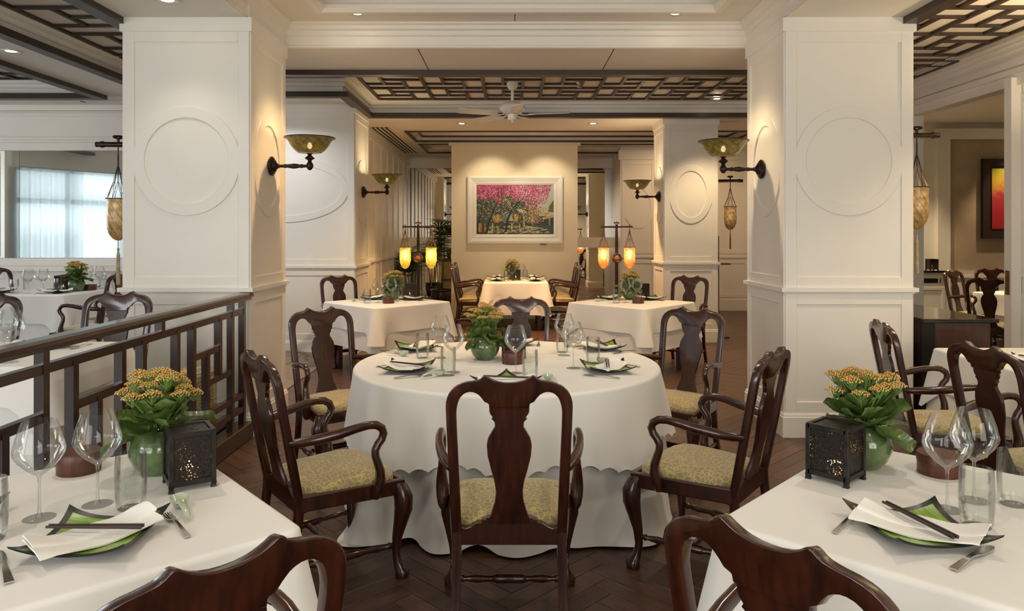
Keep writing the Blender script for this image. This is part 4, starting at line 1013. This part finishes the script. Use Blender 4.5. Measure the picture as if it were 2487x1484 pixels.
# ------------------------------------------------------------------ railing, stool, sideboard
rl = thing('railing', 'dark lattice railing between the raised floor and the dining room', 'railing', (-2.0, 0, 0))
MB().loft([[(x, y, z) for x, z in ((-.055, 1.062), (-.05, 1.08), (-.035, 1.09), (.035, 1.09), (.05, 1.08), (.055, 1.062), (.035, 1.055), (.035, 1.038), (-.035, 1.038), (-.035, 1.055))] for y in (1.2, 5.5)]).obj('handrail', RAIL, rl)
MB().box(-.07, 1.2, 0, .05, 5.5, .125).obj('sill', RAIL, rl, None, .006, 1)
def rbar(y0, z0, y1, z1, hw=.021): 
    if y0 == y1: bar('lattice_bar', rl, -hw, y0-hw, z0, hw, y0+hw, z1, RAIL)
    else: bar('lattice_bar', rl, -hw*.85, y0, z0-hw, hw*.85, y1, z0+hw, RAIL)
rbar(1.2, .96, 5.40, .96)
for y, a, b in ((5.40, .125, 1.04), (5.18, .125, 1.04), (4.96, .554, .96), (4.76, .343, .755), (4.55, .125, .96), (4.33, .125, .96), (4.14, .96, 1.04), (3.93, .125, .96), (3.72, .125, .96),
                (3.505, .30, .755), (3.31, .125, .96), (3.10, .125, 1.04), (2.85, .125, .755), (2.6, .125, .96), (2.35, .96, 1.04), (2.1, .125, .96), (1.8, .125, 1.04), (1.5, .125, .96)): rbar(y, a, y, b)
for a, b, z in ((4.55, 4.96, .755), (4.76, 5.18, .554), (4.55, 5.40, .343), (4.76, 5.40, .24), (3.31, 3.72, .755), (2.1, 3.10, .755), (3.505, 4.33, .30), (2.6, 3.31, .36), (3.93, 4.33, .60)): rbar(a, z, b, z)
st = thing('stool', 'round gold brocade stool behind the railing, beside the pillar', 'stool', (-2.24, 5.14, ZR))
MB().lathe([(.001, .0), (.135, .0), (.145, .02), (.145, .375)], 36).obj('drum', BROC, st, 50)
MB().lathe([(.152, .375), (.152, .43), (.145, .445), (.10, .457), (.001, .462)], 36).obj('lid', BROC, st, 50)
for k in range(8):
    a = 2*pi*k/8; T = Matrix.Rotation(a, 4, 'Z')
    MB().box(.140, -.02, .01, .150, .02, .375, 0, T).obj('strap', BROC, st)
sb = thing('sideboard', 'low dark wood sideboard with polished black top by the pillar', 'sideboard', (3.34, 6.13, 0))
MB().box(-.24, -.66, .0, .25, .66, .86).obj('body', CAB, sb); MB().box(-.27, -.69, .865, .30, .69, .895).obj('top', GRAN, sb, None, .003, 1)
MB().box(-.27, -.672, .02, -.17, -.655, .862).obj('side_post', BLACK, sb)
MB().box(.18, -.668, .10, .24, -.655, .55).obj('door_edge', CAB, sb)
# ledge with grille and candle in the side room
lg = thing('radiator_ledge', 'white ledge with black top and grille in the side room', 'ledge', (6.25, 11.45, 0))
MB().box(-.75, -.15, 0, .52, .24, .92).obj('body', PAINT, lg); MB().box(-.78, -.19, .92, .53, .24, .95).obj('top', GRAN, lg)
MB().box(-.65, -.156, .76, .40, -.15, .83).obj('grille', SLOT, lg)
for k in range(5): bar('slat', lg, -.65+k*.25, -.162, .755, -.62+k*.25, -.155, .835, PAINT)
frame_on(lambda s, z, d: (s-.1, -.15-d, z), .56, .1, .7, .05, .012, lg)
cbox(6.58, 11.42, 'dark candle box on the side room ledge', 0, .95, .6)

# ------------------------------------------------------------------ wall sconces
SC = dict(
    wall_plate=MB().lathe([(.001, 0), (.078, 0), (.080, .010), (.066, .022), (.05, .026), (.046, .036), (.03, .042), (.020, .055), (.001, .06)], 28, 0, Matrix.Rotation(pi/2, 4, 'Y')).mesh('wall_plate', BRONZE, 50),
    arm=MB().lathe([(.012, .04), (.017, .06), (.012, .075), (.013, .10), (.017, .115), (.013, .13), (.02, .17), (.022, .19), (.017, .22), (.013, .235), (.018, .25), (.012, .262), (.012, .30)], 16, 0, Matrix.Rotation(pi/2, 4, 'Y')).mesh('arm', BRONZE, 50),
    finial=MB().lathe([(.001, -.035), (.014, -.03), (.026, -.012), (.03, .0), (.026, .02), (.014, .038), (.018, .048), (.036, .06), (.040, .066), (.030, .074), (.012, .09), (.03, .102)], 20, 0, Matrix.Translation((.315, 0, 0))).mesh('finial', BRONZE, 50))
def bowl_mesh():
    prof = [(.075, -.022), (.095, -.019), (.125, .006), (.150, .038), (.168, .070), (.186, .092), (.203, .102), (.199, .102), (.182, .092), (.145, .038), (.12, .008), (.07, -.018)]
    mb = MB().lathe(prof, 48); mb.lathe([(.0005, -.022), (.075, -.022)], 48); return mb.mesh('glass_bowl', BOWLG, 60)
BOWL = bowl_mesh()
BRIM = MB().tube([(.2025*cos(2*pi*k/48), .2025*sin(2*pi*k/48), .1025) for k in range(48)], .0042, 6, closed=True).mesh('rim', BRONZE, 60)
SBULB = MB().lathe([(.001, .01), (.016, .02), (.02, .04), (.012, .06), (.001, .066)], 12).mesh('bulb', M('sconce_bulb', (1, .8, .5), .5, emit=40, ecol=(1, .75, .4)), 60)
def sconce(x, y, z, rz, label, power=3.2):
    t = thing('wall_sconce', label, 'wall lamp', (x, y, z), rz)
    for k in SC: link(k, SC[k], t)
    b = link('glass_bowl', BOWL, t, (.315, 0, .128)); link('rim', BRIM, b); link('bulb', SBULB, b)
    c = cos(rz); s = sin(rz); fa = 'far_' if y > 8 else ''; lamp(fa+'sconce_light', 'POINT', (x+.315*c, y+.315*s, z+.128+.075), power*.12, (1, .74, .42), (0, 0, 0), .03)
    lamp(fa+'sconce_uplight', 'AREA', (x+.315*c, y+.315*s, z+.128+.088), power*(.8 if fa else .4), (1, .76, .46), (pi, 0, 0), .26)
sconce(-1.969, 5.96, 2.084, 0, 'bronze wall sconce with green glass bowl on the railing pillar')
sconce(2.049, 5.98, 2.06, pi, 'bronze wall sconce with green glass bowl on the sideboard pillar')
sconce(4.74, 4.95, 2.08, pi, 'unseen wall sconce added to light the lattice before the sliding door', 100)  # sconce added out of view to throw light on the right lattice
sconce(-1.979, 9.7, 2.077, 0, 'small far wall sconce on the wide white pillar', 6)
sconce(2.129, 10.55, 2.06, pi, 'small far wall sconce on the far white pillar', 6)

# ------------------------------------------------------------------ hanging silk lanterns
def shade_mesh(mat):
    prof = [(.088, 0), (.085, -.03), (.085, -.10), (.088, -.15), (.087, -.20), (.081, -.245), (.068, -.285), (.046, -.32), (.02, -.338), (.002, -.342)]
    n = 72; rings = []
    prof = [((1-t)*a[0]+t*b[0], (1-t)*a[1]+t*b[1]) for a, b in zip(prof, prof[1:]) for t in (0, .5)]+[prof[-1]]
    for r, z in prof:
        rings.append([((r*(1+.02*cos(9*(2*pi*i/n)+z*69)))*cos(2*pi*i/n), (r*(1+.02*cos(9*(2*pi*i/n)+z*69)))*sin(2*pi*i/n), z) for i in range(n)])
    return MB().loft(rings, False, False).mesh('shade', mat, 60)
SHM = {m.name: shade_mesh(m) for m in (SHADE_DIM, SHADE_ON, SHADE_GRN)}
def cords_mesh():
    mb = MB()
    for k in range(8):
        a = 2*pi*k/8; b = a+pi/8; c = a-pi/8
        mb.tube([(.004*cos(a), .004*sin(a), .27), (.035*cos(b), .035*sin(b), .14), (.088*cos(a), .088*sin(a), 0)], .0022, 3)
        mb.tube([(.004*cos(a), .004*sin(a), .27), (.035*cos(c), .035*sin(c), .14), (.088*cos(a), .088*sin(a), 0)], .0022, 3)
    mb.tube([(0, 0, .36), (0, 0, .27), (0, 0, .255)], [.006, .006, .009], 6)
    return mb.mesh('cords', CORD)
CORDS = cords_mesh()
SRING = MB().tube([(.09*cos(2*pi*k/32), .09*sin(2*pi*k/32), 0) for k in range(32)], .0045, 6, closed=True).mesh('shade_ring', CORD, 60)
TASS = MB().tube([(0, 0, -.338), (0, 0, -.40), (0, 0, -.41), (0, 0, -.43), (0, 0, -.46), (0, 0, -.70)], [.004, .004, .011, .008, .014, .017], 8).mesh('tassel', TASSEL, 50)
TASD = MB().tube([(0, 0, -.338), (0, 0, -.40), (0, 0, -.41), (0, 0, -.43), (0, 0, -.46), (0, 0, -.62)], [.004, .004, .008, .006, .010, .011], 8).mesh('tassel', CORD, 50)
LBULB = MB().lathe([(.001, -.035), (.03, -.05), (.042, -.09), (.036, -.15), (.018, -.19), (.001, -.2)], 14).mesh('bulb', M('lantern_bulb', (1, .9, .6), .5, emit=11, ecol=(1, .84, .52)), 60)
def hang_lamp(parent, x, z, mat, y=0, tass=None, sub=False):
    sh = link('lantern_shade', SHM[mat.name], parent, (x, y, z))
    for nm, me in (('cords', CORDS), ('shade_ring', SRING), ('tassel', tass or TASS)): link(nm, me, sh)
    return sh
def wall_lantern(x, y, z, s, label, dz, mat=SHADE_DIM, power=3, tass=None):
    t = thing('wall_lantern', label, 'lantern', (x, y, z), 0)
    MB().tube([(0, 0, 0), (s*.06, 0, 0), (s*.065, 0, 0), (s*.40, 0, .004), (s*.41, 0, .004), (s*.43, 0, .004), (s*.435, 0, .004), (s*.47, 0, .004)], [.014, .016, .024, .021, .027, .027, .022, .022], 12).obj('bracket_bar', BRONZE, t, 50)
    MB().lathe([(.001, .0), (.01, .0), (.012, .025), (.04, .035), (.045, .045), (.038, .055), (.001, .056)], 16, 0, Matrix.Translation((s*.29, 0, .02))).obj('bracket_cup', BRONZE, t, 50)
    MB().tube([(s*.29, 0, .0), (s*.29, 0, -dz+.26)], .0045, 6).obj('hanging_cord', CORD, t)
    hang_lamp(t, s*.29, -dz, mat, 0, tass)
    lamp('lantern_light', 'POINT', (x+s*.29, y, z-dz-.12), power, (1, .72, .36), (0, 0, 0), .06)
wall_lantern(-2.925, 5.95, 2.256, -1, 'unlit amber silk lantern hanging beside the railing pillar', .44)
wall_lantern(3.015, 5.95, 2.33, 1, 'amber silk lantern hanging beside the sideboard pillar', .42, SHADE_DIM, 12)
wall_lantern(2.885, 10.6, 2.29, 1, 'small amber lantern hanging beyond the far pillar', .37, SHADE_DIM, 4, TASD)
def stand(x, y, label, mat, col, power, zb=1.63):
    t = thing('lantern_stand', label, 'floor lamp', (x, y, 0))
    MB().lathe([(.001, 0), (.19, 0), (.19, .02), (.16, .03), (.05, .045), (.04, .07), (.001, .07)], 28).obj('base', BRONZE, t, 50)
    MB().tube([(0, 0, .06), (0, 0, .6), (0, 0, 1.2), (0, 0, 1.45), (0, 0, 1.6), (0, 0, 1.68)], [.026, .026, .024, .024, .02, .016], 12).obj('pole', BRONZE, t, 50)
    MB().lathe([(.001, 1.66), (.02, 1.665), (.045, 1.69), (.048, 1.70), (.02, 1.71), (.001, 1.715)], 16).obj('finial', BRASS, t, 50)
    MB().tube([(-.25, 0, zb), (-.235, 0, zb), (.235, 0, zb), (.25, 0, zb)], [.017, .015, .015, .017], 10).obj('cross_bar', BRONZE, t, 50)
    T = Matrix.Translation((0, -.03, 1.14)) @ Matrix.Rotation(pi/2, 4, 'X')
    md = MB().lathe([(.001, -.01), (.08, -.01), (.082, .0), (.078, .018), (.06, .024), (.05, .016), (.001, .016)], 12, 0, T).obj('medallion', BRASS, t, 40)
    MB().lathe([(.001, .026), (.03, .026), (.044, .018)], 14, 0, T).obj('boss', M('boss_wood', (.35, .13, .04), .4, var=.6, vs=40), md, 50)
    for s in (-1, 1):
        sh = hang_lamp(t, s*.205, 1.31, mat, 0, TASD); link('bulb', LBULB, sh)
        lamp('stand_light', 'POINT', (x+s*.205, y-.0, 1.18), power, col, (0, 0, 0), .07)
stand(-1.48, 11.5, 'bronze stand with two yellow-green lit lanterns before the palms', SHADE_GRN, (1, .58, .23), 22)
stand(1.65, 11.5, 'bronze stand with two amber lit lanterns before the far mirror', SHADE_ON, (1, .56, .23), 18)

# ------------------------------------------------------------------ palms, screen
def palm(x, y, z, h, label, seed, pot_r=.2, pot_h=.24):
    pt = thing('plant_pot', label+', glazed pot', 'pot', (x, y, z))
    MB().lathe([(.001, 0), (pot_r*.65, 0), (pot_r*.9, pot_h*.35), (pot_r, pot_h*.75), (pot_r*.93, pot_h*.9), (pot_r*1.05, pot_h*.94), (pot_r*1.05, pot_h), (pot_r*.9, pot_h), (pot_r*.86, pot_h*.88), (.001, pot_h*.86)], 28).obj('pot_body', POTM, pt, 50)
    rnd = random.Random(seed); t = thing('potted_palm', label+', slender dark fan leaves', 'plant', (x, y, z+pot_h*.87))
    fan = MB()
    for k in range(8):
        a = R(-80+160*k/7); L_ = .24-.05*abs(k-3.5)/3.5
        pts = [(0, 0, 0), (sin(a)*L_*.5, cos(a)*L_*.5, .012), (sin(a)*L_, cos(a)*L_, -.03)]
        fan.tube(pts, [(.004, .001), (.014, .001), (.002, .001)], 4)
    fm = fan.mesh('fan_leaf', PALM)
    for k in range(6):
        a = rnd.uniform(0, 6.3); b = (cos(a)*.06, sin(a)*.06, 0); hh = h*rnd.uniform(.55, 1)
        tp = (b[0]*1.9+rnd.uniform(-.05, .05), b[1]*1.5, hh)
        s_ = MB().tube([b, tp], [.010, .007], 6).obj('cane', PALM, t)
        for q in range(4):
            o = link('fan_leaf', fm, s_, tuple(V(b).lerp(V(tp), .72+.28*q/3)))
            o.rotation_euler = (R(rnd.uniform(5, 50)), 0, a+q*1.9)
            o.scale = (1.45, 1.45, 1.45)
palm(-1.42, 14.7, .0, 1.45, 'larger palm behind the green lantern stand', 4, .22, .40)
palm(-1.90, 13.7, .0, 1.0, 'smaller palm behind the green lantern stand', 9, .18, .34)
sc = thing('folding_screen', 'small gold patterned screen panel behind the palms', 'screen', (-1.34, 15.30, .134))
MB().box(-.13, -.02, 0, .13, .02, .85).obj('panel', BROC, sc); 
for zz in (.0, .40, .81): bar('rail', sc, -.14, -.028, zz, .14, .028, zz+.04, BRASS)

# ------------------------------------------------------------------ ceiling fan, sprinkler
fn_ = thing('ceiling_fan', 'cream five-bladed fan hanging from the lattice ceiling', 'fan', (.005, 8.73, 0))
MB().lathe([(.001, 3.345), (.075, 3.345), (.072, 3.33), (.055, 3.27), (.03, 3.25), (.001, 3.248)], 28).obj('canopy', FANW, fn_, 50)
MB().tube([(0, 0, 3.26), (0, 0, 3.10)], .018, 12).obj('rod', FANW, fn_)
MB().lathe([(.02, 3.125), (.03, 3.11), (.09, 3.095), (.145, 3.065), (.16, 3.035), (.155, 3.01), (.12, 2.985), (.11, 2.965), (.06, 2.955), (.055, 2.90), (.05, 2.885), (.02, 2.882), (.012, 2.86), (.001, 2.858)], 36).obj('motor', FANW, fn_, 50)
for k in range(5):
    a = R(-12+72*k); T = Matrix.Rotation(a, 4, 'Z') @ Matrix.Translation((0, 0, 2.955)) @ Matrix.Rotation(R(13), 4, 'X')
    bl_ = MB().slab([(.20, -.045), (.24, -.062), (.64, -.072), (.69, -.06), (.70, 0), (.69, .06), (.64, .072), (.24, .062), (.20, .045)], -.004, .004, lambda p, q, d: T @ V((p, q, d))).obj('blade', FANW, fn_)
    MB().tube([tuple(T @ V((.09, 0, .0))), tuple(T @ V((.16, .0, -.012))), tuple(T @ V((.26, 0, -.006)))], [(.02, .008), (.013, .006), (.03, .004)], 8).obj('blade_arm', FANW, bl_)
sp_ = thing('sprinkler', 'small sprinkler head on the lattice ceiling', 'sprinkler', (.80, 8.75, 3.34))
MB().lathe([(.03, 0), (.028, -.012), (.012, -.02), (.010, -.05), (.001, -.05)], 16).obj('body', CHROME, sp_, 50); MB().lathe([(.001, -.055), (.022, -.055), (.022, -.058), (.001, -.058)], 12).obj('deflector', CHROME, sp_)

# ------------------------------------------------------------------ paintings
def picture_frame(w_, h_, prof, mat, parent, loc):
    me_o = profile_run('frame', [(-w_/2, -h_/2), (w_/2, -h_/2), (w_/2, h_/2), (-w_/2, h_/2)], prof, mat, parent, True)
    me_o.rotation_euler = (pi/2, 0, 0); me_o.location = loc; return me_o
pt_ = thing('painting', 'framed painting of pink blossom trees on the feature wall', 'painting', (.055, 12.99, 1.95))
picture_frame(1.69, 1.20, [(0, 0), (0, .05), (.035, .055), (.10, .035), (.105, .03), (.105, .04), (.118, .04), (.16, .026), (.16, 0)], FRAMEW, pt_, (0, 0, 0))
def blossom():
    import numpy as np
    rs = np.random.RandomState(3); W, H = 250, 156; k_ = W/190; img = np.zeros((H, W, 3)); yy, xx = np.mgrid[0:H, 0:W]; xx = (xx+.5)/k_; yy = (yy+.5)/k_
    img[:] = (.03, .04, .018); img[(xx > 150) & (yy < 75)] = (.42, .48, .42)
    def dab(cx, cy_, rx, ry, ang, col):
        i0, i1, j0, j1 = [int(q*k_) for q in (cx-rx-ry-1, cx+rx+ry+2, cy_-rx-ry-1, cy_+rx+ry+2)]; sl = (slice(max(0, j0), max(0, j1)), slice(max(0, i0), max(0, i1)))
        dx = xx[sl]-cx; dy = yy[sl]-cy_; c, s = np.cos(ang), np.sin(ang); m = ((dx*c+dy*s)/rx)**2+((-dx*s+dy*c)/ry)**2 < 1
        img[sl][m] = np.clip(np.array(col)*rs.uniform(.7, 1.3), 0, 1)
    def poly(p, col):
        m = np.ones((H, W), bool); n = len(p)
        for i in range(n):
            (x0, y0), (x1, y1) = p[i], p[(i+1) % n]; m &= ((x1-x0)*(yy-y0)-(y1-y0)*(xx-x0)) >= 0
        img[m] = col
    P = lambda cols: cols[rs.randint(len(cols))]
    DK = (.008, .009, .006)
    img[yy > 96] = (.03, .035, .015)
    poly([(128, 94), (190, 98), (190, 118), (120, 118)], (.035, .055, .025))
    for k in range(260): dab(rs.uniform(22, 150), rs.uniform(98, 117), rs.uniform(2, 6), rs.uniform(.5, 1.3), -.15, P([(.45, .36, .015), (.24, .27, .015), DK, DK, (.5, .47, .36)]))
    for k in range(110): dab(rs.uniform(88, 180), 116-abs(rs.normal(0, 5)), rs.uniform(3, 9), rs.uniform(.5, 1.3), -.05, P([(.5, .5, .4), (.36, .38, .32), (.03, .035, .02), (.02, .03, .015)]))
    poly([(0, 70), (28, 80), (28, 90), (0, 90)], (.03, .055, .02)); poly([(40, 74), (56, 72), (63, 86), (50, 90), (40, 86)], (.50, .25, .02)); poly([(57, 72), (88, 68), (90, 86), (64, 88)], (.09, .15, .16)); poly([(79, 74), (87, 72), (92, 86), (79, 87)], (.36, .43, .36))
    poly([(93, 70), (102, 70), (102, 88), (93, 88)], (.50, .26, .03)); poly([(104, 66), (116, 66), (116, 102), (108, 102)], DK); poly([(98, 59), (112, 58), (126, 67), (110, 68)], (.5, .5, .4)); poly([(115, 68), (118, 68), (119, 102), (116, 102)], (.45, .41, .26))
    for x0, x1, c in ((5, 9, (.5, .23, .03)), (10, 13, (.35, .15, .02)), (20, 22, (.42, .18, .03)), (38, 40, (.5, .48, .38)), (86, 88, (.5, .5, .42)), (106, 108, (.4, .38, .28))): poly([(x0, 92), (x1, 92), (x1, 114), (x0, 114)], c)
    for k in range(9): poly([(136+k*6, 80), (140+k*6, 79), (140+k*6, 98), (136+k*6, 97)], P([(.025, .035, .012), (.09, .10, .03), (.02, .022, .01), (.22, .2, .1)]))
    poly([(160, 79), (190, 72), (190, 78), (165, 83)], (.40, .33, .22)); poly([(166, 70), (181, 63), (182, 67), (168, 75)], (.55, .24, .02)); poly([(178, 52), (190, 36), (190, 66), (176, 64)], (.11, .11, .02)); poly([(150, 66), (170, 52), (172, 66), (156, 74)], (.45, .42, .26))
    for k in range(2600):
        x = rs.uniform(0, 152); y = rs.uniform(24, 84); dab(x, y, rs.uniform(.5, 1.5), rs.uniform(.4, .8), rs.uniform(0, 3), P([(.07, .10, .015), (.30, .33, .02), DK, DK, (.50, .46, .20), (.02, .03, .01), (.15, .02, .04), (.55, .55, .48)]))
    for k in range(900): dab(rs.normal(140, 13), rs.uniform(52, 92), 1.0, .6, rs.uniform(0, 3), P([(.5, .24, .03), (.46, .38, .06), (.2, .02, .06), (.55, .52, .38), DK]))
    for k in range(240): dab(rs.uniform(30, 122), rs.uniform(84, 112), rs.uniform(.6, 2.4), rs.uniform(.4, .8), rs.uniform(-.6, .6), P([DK, DK, (.42, .34, .03), (.3, .12, .02), (.45, .43, .35), (.06, .08, .03)]))
    def trunk(p, w0, w1):
        for (x0, y0), (x1, y1) in zip(p, p[1:]):
            for t in np.linspace(0, 1, 60):
                x, y = x0+(x1-x0)*t, y0+(y1-y0)*t; r = w1+(w0-w1)*y/118; dab(x, y, r, r, 0, (.010, .009, .007))
                if rs.rand() < .35: dab(x+r*.8, y, .4, 1.4, .3, (.5, .47, .4))
    trunk([(2, 117), (4, 92), (14, 66), (15, 50), (20, 26)], 2.2, .8); trunk([(24, 117), (30, 92), (44, 56), (56, 36)], 2.8, 1); trunk([(72, 110), (76, 86), (88, 58), (106, 40), (120, 26)], 3, 1); trunk([(88, 58), (74, 40), (66, 24)], 1.2, .7); trunk([(142, 60), (128, 34)], 1.4, .7)
    A = [(.40, .03, .12), (.52, .08, .20), (.22, .008, .05), (.66, .26, .38), (.78, .60, .64), (.03, .008, .012)]; B = [(.46, .09, .20), (.58, .20, .30), (.26, .025, .09), (.70, .40, .47), (.80, .66, .66), (.04, .01, .015)]
    for k in range(8500):
        x = rs.uniform(0, 184); y = abs(rs.normal(0, 27)); lim = 34 if x < 50 else (50 if x < 62 else (26 if x < 88 else (38 if x < 120 else 60-max(0, x-150)*.9)))
        if y > lim*rs.uniform(.75, 1.1) or (x > 172 and y > 10+3.5*(182-x)): continue
        if 50 < x < 72 and 6 < y < 30 and rs.rand() < .6: continue
        dab(x, y, rs.uniform(.6, 1.7), rs.uniform(.45, 1.0), rs.uniform(0, 3), (A if x < 95 else B)[rs.choice(6, p=[.32, .24, .16, .11, .04, .13])])
    return img, W, H
def canvas(parent, img, W, H, x0, x1, z0, z1, y):
    mb = MB(); vs = [(x0+(x1-x0)*i/W, y, z1-(z1-z0)*j/H) for j in range(H+1) for i in range(W+1)]
    mb.add(vs, [(j*(W+1)+i, (j+1)*(W+1)+i, (j+1)*(W+1)+i+1, j*(W+1)+i+1) for j in range(H) for i in range(W)])
    me = mb.mesh('canvas', M('oil_paint', (.5, .5, .5), .45)); ca = me.color_attributes.new('paint', 'FLOAT_COLOR', 'CORNER')
    nt, p, L = nodes(me.materials[0]); at = nt.nodes.new('ShaderNodeAttribute'); at.attribute_name = 'paint'; L(at.outputs['Color'], p.inputs['Base Color'])
    import numpy as np
    c = np.ones((H*W, 4, 4), np.float32); c[:, :, :3] = img.reshape(-1, 1, 3); 
    ca.data.foreach_set('color', c.ravel()); return link('canvas', me, parent)
canvas(pt_, *blossom(), -.686, .686, -.434, .434, -.028)
tag(MB().box(-.055, -.008, -.02, .055, 0, .02).obj('plaque', BRASS, None, None, .002, 1, (.557, 12.995, 1.335)), 'small brass plaque on the feature wall below the painting', 'plaque')
p2 = thing('painting', 'red and yellow abstract painting in dark frame, side room', 'painting', (8.05, 11.645, 2.08))
picture_frame(1.12, 1.27, [(0, 0), (0, .06), (.11, .06), (.115, .03), (.16, .03), (.16, 0)], DARKF, p2, (0, 0, 0))
cm2 = M('red_yellow_canvas', (.6, .05, .02), .6); nt, p, L = nodes(cm2)
tc = nt.nodes.new('ShaderNodeTexCoord'); sx = nt.nodes.new('ShaderNodeSeparateXYZ'); no = nt.nodes.new('ShaderNodeTexNoise'); no.inputs['Scale'].default_value = 14; no.inputs['Detail'].default_value = 6
ad = nt.nodes.new('ShaderNodeMath'); ad.operation = 'MULTIPLY_ADD'; ad.inputs[1].default_value = .35
rr = nt.nodes.new('ShaderNodeValToRGB'); e = rr.color_ramp.elements; e[0].position = .25; e[0].color = (.34, .005, .008, 1); e[1].position = .95; e[1].color = (.40, .37, .015, 1)
q = rr.color_ramp.elements.new(.55); q.color = (.34, .02, .03, 1); q = rr.color_ramp.elements.new(.75); q.color = (.42, .22, .015, 1)
L(tc.outputs['Generated'], sx.inputs[0]); L(tc.outputs['Object'], no.inputs[0]); L(no.outputs[0], ad.inputs[0]); L(sx.outputs[2], ad.inputs[2])
sb2 = nt.nodes.new('ShaderNodeMath'); sb2.operation = 'SUBTRACT'; sb2.inputs[1].default_value = .17; L(ad.outputs[0], sb2.inputs[0]); L(sb2.outputs[0], rr.inputs[0]); L(rr.outputs[0], p.inputs['Base Color'])
MB().box(-.41, -.045, -.48, .41, -.01, .48).obj('canvas', cm2, p2)
# dark stand behind the far pillar
ds = thing('menu_stand', 'slim dark stand half hidden behind the far pillar', 'stand', (3.03, 10.75, 0))
MB().box(-.02, -.02, .02, .02, .02, 1.49).obj('post', TRIM, ds); MB().box(-.03, -.12, 1.07, .16, .06, 1.09).obj('ledge', TRIM, ds); MB().box(-.08, -.14, 0, .14, .14, .02).obj('foot', TRIM, ds)
